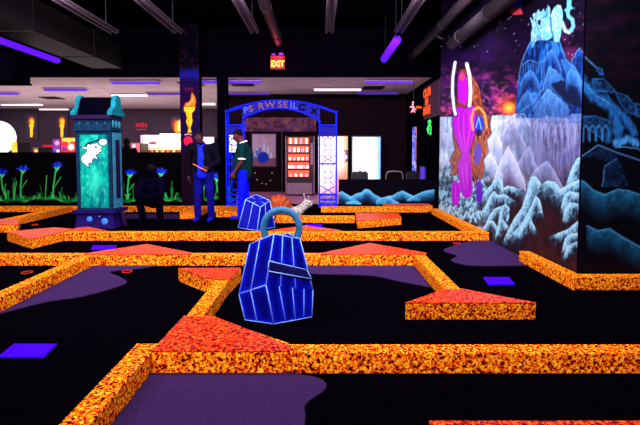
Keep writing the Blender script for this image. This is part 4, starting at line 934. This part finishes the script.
# ================================================================== ARCADE CEILING LIGHTS
def clight(x0, x1, y, col, label, z=3.06, grp=None):
    p0 = Vector(onz_at(x0, y, z)); p1 = Vector(onz_at(x1, y, z)); c0 = (p0+p1)/2; L = (p1.x-p0.x)/2
    e = empty('ceiling_tube_light', c0, label, 'light fixture', grp)
    MB().box(-L-.03, L+.03, -.09, .09, .03, AZ-z).build('housing', M['arc_ceil'], e); MB().box(-L, L, -.07, .07, -.02, .03).build('tube', M['violet3' if col == 'violet' else col], e)
def onz_at(px, py, z):
    d = _ray(px, py); t = (z-H)/d[2]; return (d[0]*t, d[1]*t, z)
for a in ((112, 159, 83.0, 'violet', 'violet ceiling tube light in the arcade, just left of the torch column'), (45, 86, 90.2, 'violet', 'violet ceiling tube light in the arcade above the torches at left'), (-12, 18, 94, 'violet', 'violet ceiling tube light at the left picture edge'),
          (202, 261, 82.3, 'violet', 'violet ceiling tube light seen left above the blue arch'), (148, 182, 94.2, 'violet2', 'dim violet ceiling light behind the torch column'), (229, 270, 94, 'violet2', 'dim violet ceiling light just above the blue arch'),
          (365, 412, 82.5, 'violet', 'violet ceiling tube light at right, nearer the header'), (357, 398, 93.5, 'violet2', 'violet ceiling light at right, farther back'), (314, 361, 90, 'white_lamp', 'white ceiling tube light right of the blue arch'),
          (2, 42, 105, 'white_lamp', 'bright white ceiling light at far left above the round screen'), (112, 147, 95.6, 'white_lamp', 'white ceiling light left of the torch column'), (195, 215, 104.5, 'white_lamp', 'short white ceiling light between column and arch'),
          (40, 68, 109.6, 'white_lamp', 'thin white ceiling light above the second torch')):
    clight(*a)

# ================================================================== ARCADE BACKGROUND
def lit(name, x0, x1, y0, y1, Y, paint, label, cat, parent=None, nx=None, ny=None, mat='screen', back=.05):
    a = onY(x0, y1, Y); b = onY(x1, y0, Y)
    o = panel(name, (a[0], Y, a[2]), (b[0]-a[0], 0, 0), (0, 0, b[2]-a[2]), nx or int((x1-x0)*2.2)+2, ny or int((y1-y0)*2.2)+2, paint, M[mat], back, backmat=M['black'])
    if parent: o.parent = parent; o.matrix_parent_inverse = parent.matrix_world.inverted() if False else Matrix.Translation(-parent.location)
    if label: tag(o, label, cat)
    return o
# round bright screen
e = empty('round_screen', (onY(0, 137, 18)[0], 18, 0), 'big round glowing white screen at the left edge of the arcade', 'screen')
cc = Vector(onY(-1, 137.5, 18))-e.location
MB().ell(cc, (.7, .05, .66), 40).build('disc', plain('white_disc_light', (255, 252, 255), .5, 0, emit=1.2, var=.01), e, smooth=True)
MB().box(-.2, .2, .06, .2, 0, cc.z).build('stand', M['arc_wall'], e)
# torches on the far wall
for (x, lb) in ((31.5, 'glowing orange torch picture on the far arcade wall, nearer the round screen'), (62, 'glowing orange torch picture on the far arcade wall, nearer the teal tower')):
    def pt(u, v, x=x):
        c = Canvas(u, v, (46, 34, 50)); d = np.hypot((u-x)/6, (v-124)/9); c.mix(np.clip(1-d, 0, 1)*.5, (150, 40, 20))
        c.oval((x, 121), 3.8, 5, (250, 120, 24), 1, .6); c.oval((x+.5, 122), 2, 2.6, (255, 196, 40)); c.poly([(x-2.4, 124.5), (x+2.4, 124.5), (x+1.4, 129), (x+1.1, 137), (x-1.1, 137), (x-1.4, 129)], (255, 190, 40)); return c.c
    lit('torch_picture', x-6, x+6, 113.5, 139, 19.15, pt, lb, 'wall light')
def pf(u, v):
    c = Canvas(u, v, (46, 34, 50)); c.oval((174.5, 124), 4.5, 8, (170, 40, 60), .8, .6); c.oval((177, 127), 3.5, 8, (255, 150, 30), 1, .4); c.oval((180, 126), 3, 8, (255, 226, 150), 1, .4); return c.c
lit('torch_picture', 170, 185, 115, 139, 19.15, pf, 'glowing flame picture half hidden behind the torch column', 'wall light')
# red neon letters on the far wall
p = onY(141, 126, 19.1); e = empty('neon_sign', (p[0], 19.15, p[2]), 'small dim red lettered sign on the far arcade wall above the white machines', 'sign')
MB().box(-.3, .3, 0, .04, -.22, .2).build('backing', M['arc_wall'], e)
rd = plain('dim_red_sign', (190, 30, 50), .5, 0, emit=.8); text('lettering', 'WIN', (0, -.01, .03), .26, rd, e, sx=.9, bold=.006); MB().box(-.22, .22, -.012, -.004, -.16, -.13).build('underline', rd, e)
# arcade cabinets: body and a lit head
def cabinet(x0, x1, y0, y1, Y, paint, label, d=.7):
    a = onY(x0, y1, Y); b = onY(x1, y0, Y); e = empty('arcade_cabinet', ((a[0]+b[0])/2, Y+d/2, 0), label, 'arcade machine'); w_ = (b[0]-a[0])/2
    MB().box(-w_, w_, -d/2+.07, d/2, 0, b[2]).build('body', M['darkmetal'], e, bevel=.02)
    MB().box(-w_, w_, -d/2-.15, -d/2+.06, .8, .92).build('control_panel', M['arc_wall'], e, bevel=.01)
    lit('screen', x0, x1, y0, y1, Y, paint, None, None, e)
def colour(base, marks=()):
    def f(u, v):
        c = Canvas(u, v, base); n = fbm(u*.25, v*.35, 3)
        c.c = c.c*(.8+.4*n[:, None])
        for m in marks:
            if len(m) == 5: x0, x1, y0, y1, col = m; c.mix(((u > x0) & (u < x1) & (v > y0) & (v < y1))*1.0, col)
            else: (x, y, r, col) = m; c.oval((x, y), r, r, col, 1, .5)
        return c.c
    return f
cabinet(141, 159.5, 135, 153, 15.0, colour((236, 214, 220), [(141, 160, 147.5, 149, (250, 150, 60)), (149, 156, 142, 144.5, (230, 40, 60)), (141, 143, 135, 153, (180, 140, 170)), (141, 160, 149.5, 154, (90, 50, 40)), (146, 151, 1.4, (255, 200, 60)), (152, 151, 1.4, (255, 120, 60)), (157, 151, 1.4, (255, 220, 90))]), 'white-fronted arcade machine with a red label, right of the dark standing person')
cabinet(160, 181, 133.5, 153, 15.0, colour((255, 232, 196), [(160, 182, 139, 140, (200, 150, 110)), (160, 182, 147.5, 149, (255, 190, 90)), (160, 181, 149.5, 154, (120, 60, 40)), (163, 151, 1.5, (255, 210, 80)), (168, 151, 1.5, (255, 130, 60)), (174, 151, 1.5, (250, 230, 150)), (179, 151, 1.5, (220, 70, 60))]), 'brightest cream-lit arcade machine directly left of the torch column')
cabinet(131, 140, 143, 153, 13.9, colour((150, 80, 90), [(134, 146, 2, (240, 230, 240)), (138, 149, 2, (230, 90, 70)), (133, 151, 1.6, (250, 210, 150))]), 'low red and white arcade machine next to the dark standing person')
cabinet(61, 75, 137.5, 153, 15.2, colour((170, 40, 50), [(62, 76, 138, 141.5, (255, 170, 60)), (71, 147, 4, (255, 236, 190)), (64, 149, 2, (60, 40, 160)), (69, 142.5, 1, (255, 240, 120))]), 'red arcade machine with orange top lights directly left of the teal tower')
cabinet(53, 60, 139, 153, 15.2, colour((90, 40, 120), [(57, 143, 3, (236, 130, 150)), (55.5, 149, 2.4, (80, 60, 200)), (58, 151, 2, (236, 210, 220))]), 'slim purple and pink arcade machine left of the red one')
cabinet(33, 38.5, 147.5, 153, 15.4, colour((90, 70, 50), [(36, 151, 2, (230, 180, 90))]), 'small dim game with a yellow light below the first torch')
cabinet(12, 17, 142, 153, 15.4, colour((240, 170, 60)), 'narrow orange-lit game beside the round screen')
p = onY(47.5, 146, 19.1); q = MB().box(-.24, .24, 0, .04, -.05, .05).build('red_light_bar', rd); q.location = (p[0], 19.15, p[2]); tag(q, 'small red light bar on the far wall between the torches', 'light')
cabinet(200.5, 214, 137, 153, 14.9, colour((226, 206, 210), [(200, 204, 137, 154, (250, 240, 230)), (207, 146, 3, (120, 90, 120)), (200, 215, 149, 150.5, (110, 80, 110))]), 'pale arcade machine seen between the torch column and the dark post')
# door-side lit panel left of the arch
lit('light_box', 228, 236.5, 134, 166, 14.4, colour((232, 236, 255), [(228, 237, 144, 145, (120, 130, 220)), (228, 237, 154, 155, (120, 130, 220))]), 'white glowing panel behind the head of the man in the green shirt', 'light box', back=.1)
# ---- maroon wall with poster, banner, dots, vending machine
def pposter(u, v):
    c = Canvas(u, v, (170, 150, 176)); c.mix(np.clip((fbm(u*.3, v*.3, 5)-.45)*4, 0, 1)*.5, (160, 120, 130)); c.mix((v > 158)*.7, (96, 44, 60))
    c.oval((263, 157.5), 6.2, 6, (24, 50, 170)); 
    for x, y, h in ((257, 150, 7), (260, 147, 9), (264, 145, 9), (268, 148, 8), (255, 156, 6), (271, 154, 6)):
        c.oval((x, y+h*.35), 1.5, h*.5, (60, 90, 190) if x < 262 else (196, 190, 214), .9, .4); c.oval((x, y-h*.1), .9, 1.3, (190, 190, 225), .9, .4)
    c.mix(((u < 252.5) | (u > 275.5) | (v < 134.5) | (v > 166))*1.0, (70, 50, 66)); return c.c
lit('bowling_poster', 251.5, 276.5, 133, 167, 14.44, pposter, 'framed poster of a blue bowling ball and pins left of the vending machine', 'poster', nx=80, ny=110, mat='screen' if False else 'paint_matte', back=.03)
def pban(u, v):
    c = Canvas(u, v, (70, 34, 54)); n = fbm(u*.18, v*.3, 2); c.mix(np.clip((n-.4)*4, 0, 1)*.8, (116, 70, 84)); c.mix(np.clip((fbm(u*.3, v*.3, 9)-.55)*6, 0, 1)*.8, (70, 50, 110)); c.mix(np.clip((fbm(u*.4, v*.2, 19)-.6)*6, 0, 1)*.6, (150, 90, 70)); return c.c
lit('wall_banner', 243.5, 316, 117.5, 131.5, 14.4, pban, 'long faded pinkish banner on the wall under the blue arch', 'banner', nx=160, ny=40, mat='paint_matte', back=.04)
for i, (x, y) in enumerate(((255, 173), (257, 179.5), (262, 183.5), (266, 184), (270.5, 180.5), (272, 173))):
    o = MB().ell((0, 0, 0), (.026, .01, .026), 12).build('gold_dot', M['gold'], smooth=True); o.location = Vector(onY(x, y, 14.487)); tag(o, 'small gold dot on the wall below the bowling poster, one of a U-shaped ring', 'wall dot', 'ring of dots below the poster')
def vending():
    Y = 13.1; a = onY(285.5, 196, Y); b = onY(314.5, 136, Y); e = empty('vending_machine', ((a[0]+b[0])/2, Y+.4, 0), 'tall dark vending machine with brightly lit snack shelves under the blue arch', 'vending machine')
    w_ = (b[0]-a[0])/2; top = b[2]; cx = (a[0]+b[0])/2; q = lambda x, y: Vector(onY(x, y, Y))-Vector((cx, Y+.4, 0))
    MB().box(-w_, w_, -.36, .4, .03, top).build('cabinet', M['vend'], e, bevel=.02)
    for sx in (-1, 1): MB().box(sx*w_-(.03 if sx > 0 else 0), sx*w_+(.03 if sx < 0 else 0), -.385, -.361, .05, top).build('side_trim', M['vend_trim'], e, bevel=.005)
    g0 = q(288, 178.5); g1 = q(309, 137.5)
    MB().box(g0.x, g1.x, -.372, -.362, g0.z, g1.z).build('display_window', M['shelf_glow'], e)
    for i in range(5):
        z0 = g0.z+(g1.z-g0.z)*(i/5.0)
        sh = MB().box(g0.x, g1.x, -.40, -.373, z0, z0+.05).build('shelf', M['vend'], e)
        n = (4, 7, 5, 5, 4)[i]
        for k in range(n):
            xx = g0.x+(g1.x-g0.x)*(k+.5)/n; hh = (.09, .1, .1, .14, .17)[i]
            m = M[('product', 'white', 'product', 'orange')[(i+k) % 4]] if i < 4 else M['white']
            MB().box(xx-.035, xx+.035, -.396, -.374, z0+.052, z0+.05+hh).build('snack_packet', M['product'] if (i+k) % 3 else M['pink_glow'], sh, bevel=.006)  # packets emit by themselves, standing in for the shelf light on them
    k0, k1 = q(310.5, 165), q(313, 143); MB().box(k0.x, k1.x, -.375, -.361, k0.z, k1.z).build('keypad', M['vend_trim'], e)
    l0, l1 = q(287, 194.5), q(312, 183); MB().box(l0.x, l1.x, -.375, -.361, l0.z, l1.z).build('delivery_flap', M['vend_trim'], e, bevel=.01)
vending()
MB2 = MB().box(onY(243.5, 190, 14.45)[0], onY(244.8, 190, 14.45)[0], 14.42, 14.495, 0, 2.4).box(onY(281.5, 190, 14.45)[0], onY(282.6, 190, 14.45)[0], 14.42, 14.495, 0, 2.1).build('trim_3', M['vend']); struct(MB2)
# lit drink coolers
def cooler(x0, x1, y0, y1, Y, paint, label, gz=180):
    a = onY(x0, y1, Y); b = onY(x1, y0, Y); e = empty('drink_cooler', ((a[0]+b[0])/2, Y+.35, 0), label, 'drink cooler'); w_ = (b[0]-a[0])/2
    MB().box(-w_-.04, w_+.04, -.29, .35, .03, b[2]+.04).build('cabinet', M['darkmetal'], e, bevel=.01)
    lit('lit_door', x0, x1, y0, y1, Y, paint, None, None, e)
    MB().box(w_-.1, w_-.06, -.40, -.36, 1.0, 1.3).build('handle', M['white'], e)
def pc1(u, v):
    c = Canvas(u, v, (255, 238, 232)); c.mix(np.clip((u-338)/9, 0, 1)*.8, (255, 150, 90)); c.mix(np.clip((v-166)/12, 0, 1)*np.clip((u-330)/8, 0, 1)*.7, (240, 90, 80)); c.mix(np.clip((v-184)/12, 0, 1)*.6, (150, 60, 80)); c.mix(((u > 344) & (v > 150) & (v < 162))*.9, (110, 60, 90)); c.oval((346, 157), 1.5, 2, (230, 220, 240)); return c.c
cooler(318.5, 347.5, 136.5, 196, 13.6, pc1, 'orange and white glowing drink machine behind the right post of the arch')
def pc2(u, v):
    c = Canvas(u, v, (244, 254, 255)); c.mix(np.clip((u-372)/8, 0, 1)*.75, (80, 150, 220)); c.mix(np.clip((142-v)/7, 0, 1)*.45, (140, 190, 255)); c.mix(((v > 150) & (v < 153) & (u > 356) & (u < 370))*np.clip((fbm(u*2, v, 3)-.4)*4, 0, 1)*.3, (180, 200, 220)); return c.c
cooler(352.5, 380.5, 137, 196, 13.6, pc2, 'bright white and cyan glowing drink cooler right of the arch')
# side wall: neon board, figures, lit screens
def side_panel(px0, px1, yt, yb, X, paint, name, label, cat, mat='screen', back=.05):
    ya = onX(px0, 150, X)[1]; yb_ = onX(px1, 150, X)[1]; zt = onX(px0, yt, X)[2]; zb = onX(px0, yb, X)[2]
    o = panel(name, (X, ya, zb), (0, yb_-ya, 0), (0, 0, zt-zb), 40, 60, paint, M[mat], back, backmat=M['black']); return tag(o, label, cat)
X = 2.70; ya = onX(422.5, 150, X)[1]; yb_ = onX(437.5, 150, X)[1]; za = onX(422.5, 120, X)[2]; zb = onX(422.5, 88.5, X)[2]
yb_ = max(yb_, 9.6)
e = empty('neon_sign', (X+.02, (ya+yb_)/2, za), 'dark board with three lines of orange neon lettering on the right arcade wall', 'sign')
MB().box(0, .05, -(ya-yb_)/2, (ya-yb_)/2, 0, zb-za).build('board', plain('sign_board', (70, 38, 60), .6, .2), e, bevel=.01)
yc = 0.35
for i, (s, sc) in enumerate((('CLUB', .3), ('IN', .27), ('RAVE', .3))):
    text('lettering', s, (-.02, yc, (zb-za)*(.78-.27*i)), sc*.95, M['orange_glow'], e, rot=(R(90), 0, R(-90)), sx=1.1, bold=.007)
p = onX(413, 109, 2.5)
e = empty('neon_sign', (p[0], 12.2, 2.3), 'small pink neon figure with an orange arrow pointing at the lettered board', 'sign')
q = lambda x, y: Vector(onY(x, y, 12.2))-e.location
MB().tube([q(412.5, 104), q(413.5, 108), q(412.5, 112)], .022, 8).tube([q(410, 107), q(413, 107), q(416, 110)], .018, 8).tube([q(411, 112.5), q(413, 109), q(415, 112.5)], .018, 8).ell(q(413, 102.5), (.03,)*3, 10).build('neon_figure', M['pink_glow'], e, smooth=True)
MB().tube([q(416, 107), q(421.5, 107.5)], .028, 8).build('neon_arrow', M['orange_glow'], e, smooth=True); MB().box(q(408, 100).x, q(422, 100).x, .03, .06, q(410, 115).z, q(410, 100).z).build('backing', M['black'], e); MB().tube([q(414, 100)+Vector((0, .04, 0)), (q(414, 100).x, .04, AZ-2.3)], .008, 6).build('hanger', M['darkmetal'], e)
e = empty('neon_figure', (2.66, 11.3, 1.75), 'small green neon figure on the right arcade wall below the orange lettering', 'sign')
q = lambda x, y: Vector(onY(x, y, 11.3))-e.location
MB().tube([q(429.5, 124), q(427.5, 129), q(429, 134)], .025, 8).tube([q(429.5, 124), q(431.5, 129), q(430.5, 135)], .025, 8).tube([q(427.5, 129), q(432, 130)], .02, 8).ell(q(429.7, 122), (.05, .02, .06), 12).build('neon_tube', M['green_glow'], e, smooth=True)
MB().tube([q(433.5, 131), q(434.5, 137)], .03, 8).build('small_tube', M['violet2'], e, smooth=True)
def ps(u, v):
    c = Canvas(u, v, (70, 80, 190)); c.mix(np.clip((u-415)/2, 0, 1), (220, 90, 60)); c.mix(np.clip((fbm(u*.6, v*.3, 6)-.5)*5, 0, 1)*.6, (190, 200, 250)); c.mix(np.clip((.4-fbm(u*.6, v*.3, 26))*5, 0, 1)*.8, (30, 12, 40)); return c.c
lit('lit_poster', 412, 418, 127, 172, 13.0, ps, 'narrow blue and orange lit poster at the right end of the arcade', 'poster')
e = empty('violet_bin', (onY(423, 170, 11.2)[0], 11.2, 0), 'small violet cylinder bin standing behind the wave wall near the mural', 'bin')
MB().tube([(0, 0, 0), (0, 0, onY(423, 167, 11.2)[2])], .075, 16).build('bin_body', plain('violet_bin', (80, 50, 200), .5, .3), e, smooth=False); MB().tube([(0, 0, onY(423, 167, 11.2)[2]), (0, 0, onY(423, 166, 11.2)[2])], .08, 16).build('lid', M['darkmetal'], e)
lit('light_box', 428, 431.5, 152, 162, 12.2, colour((90, 100, 220), [(430, 156, 1.2, (230, 230, 255))]), 'tiny blue lit panel low on the right arcade wall', 'light box')
# chairs behind the wave wall
def chair(px, wpx, Y, label, solid=True):
    a = onY(px, 171, Y); s = wpx/F*Y/2; e = empty('chair', (a[0], Y, 0), label, 'chair', rz=R(4)); t = a[2]
    if solid:
        pr = [(-s, .45), (-s, t-.06), (-s*.7, t), (-s*.3, t-.02), (0, t+.015), (s*.3, t-.02), (s*.7, t), (s, t-.06), (s, .45)]; n = len(pr)
        MB().add([(x, 0, z) for x, z in pr]+[(x, .03, z) for x, z in pr], [tuple(range(n)), tuple(range(2*n-1, n-1, -1))]+[(i, (i+1) % n, n+(i+1) % n, n+i) for i in range(n)]).build('backrest', M['darkmetal'], e)
    else:
        MB().tube([(-s, 0, .45), (-s, 0, t-.1), (-s*.8, 0, t-.02), (0, 0, t), (s*.8, 0, t-.02), (s, 0, t-.1), (s, 0, .45)], .016, 8).build('backrest', plain('grey_chair_metal', (110, 100, 110), .4, .5), e, smooth=True)
    MB().box(-s, s, .03, .43, .42, .46).build('seat', M['darkmetal'], e, bevel=.01)
    for sx in (-1, 1):
        for y in (.02, .41): MB().tube([(sx*(s-.02), y, .42), (sx*(s-.01), y, 0)], .013, 8).build('leg', M['darkmetal'], e)
chair(360, 16.5, 12.0, 'black wooden chair with a scalloped back in front of the white cooler')
chair(394.5, 17, 12.0, 'chair with a thin curved metal back frame, middle of the three behind the wave wall', False)
chair(413.5, 14, 12.0, 'black chair with a solid back nearest the mural behind the wave wall')

for px, py in ((191, 84), (52, 98), (373, 88), (242, 84.5)):
    x, y, z = onz_at(px, py, AZ-.012); o = MB().box(-.3, .3, -.3, .3, -.012, .01).box(-.2, .2, -.2, .2, -.022, -.013).build('ceiling_vent', M['darkmetal'], bevel=.003); o.location = (x, y, z); tag(o, 'dark square air vent in the pale arcade ceiling '+{191: 'beside the torch column', 52: 'at left above the torches', 373: 'at right between the violet lights', 242: 'above the blue arch'}[px], 'vent')
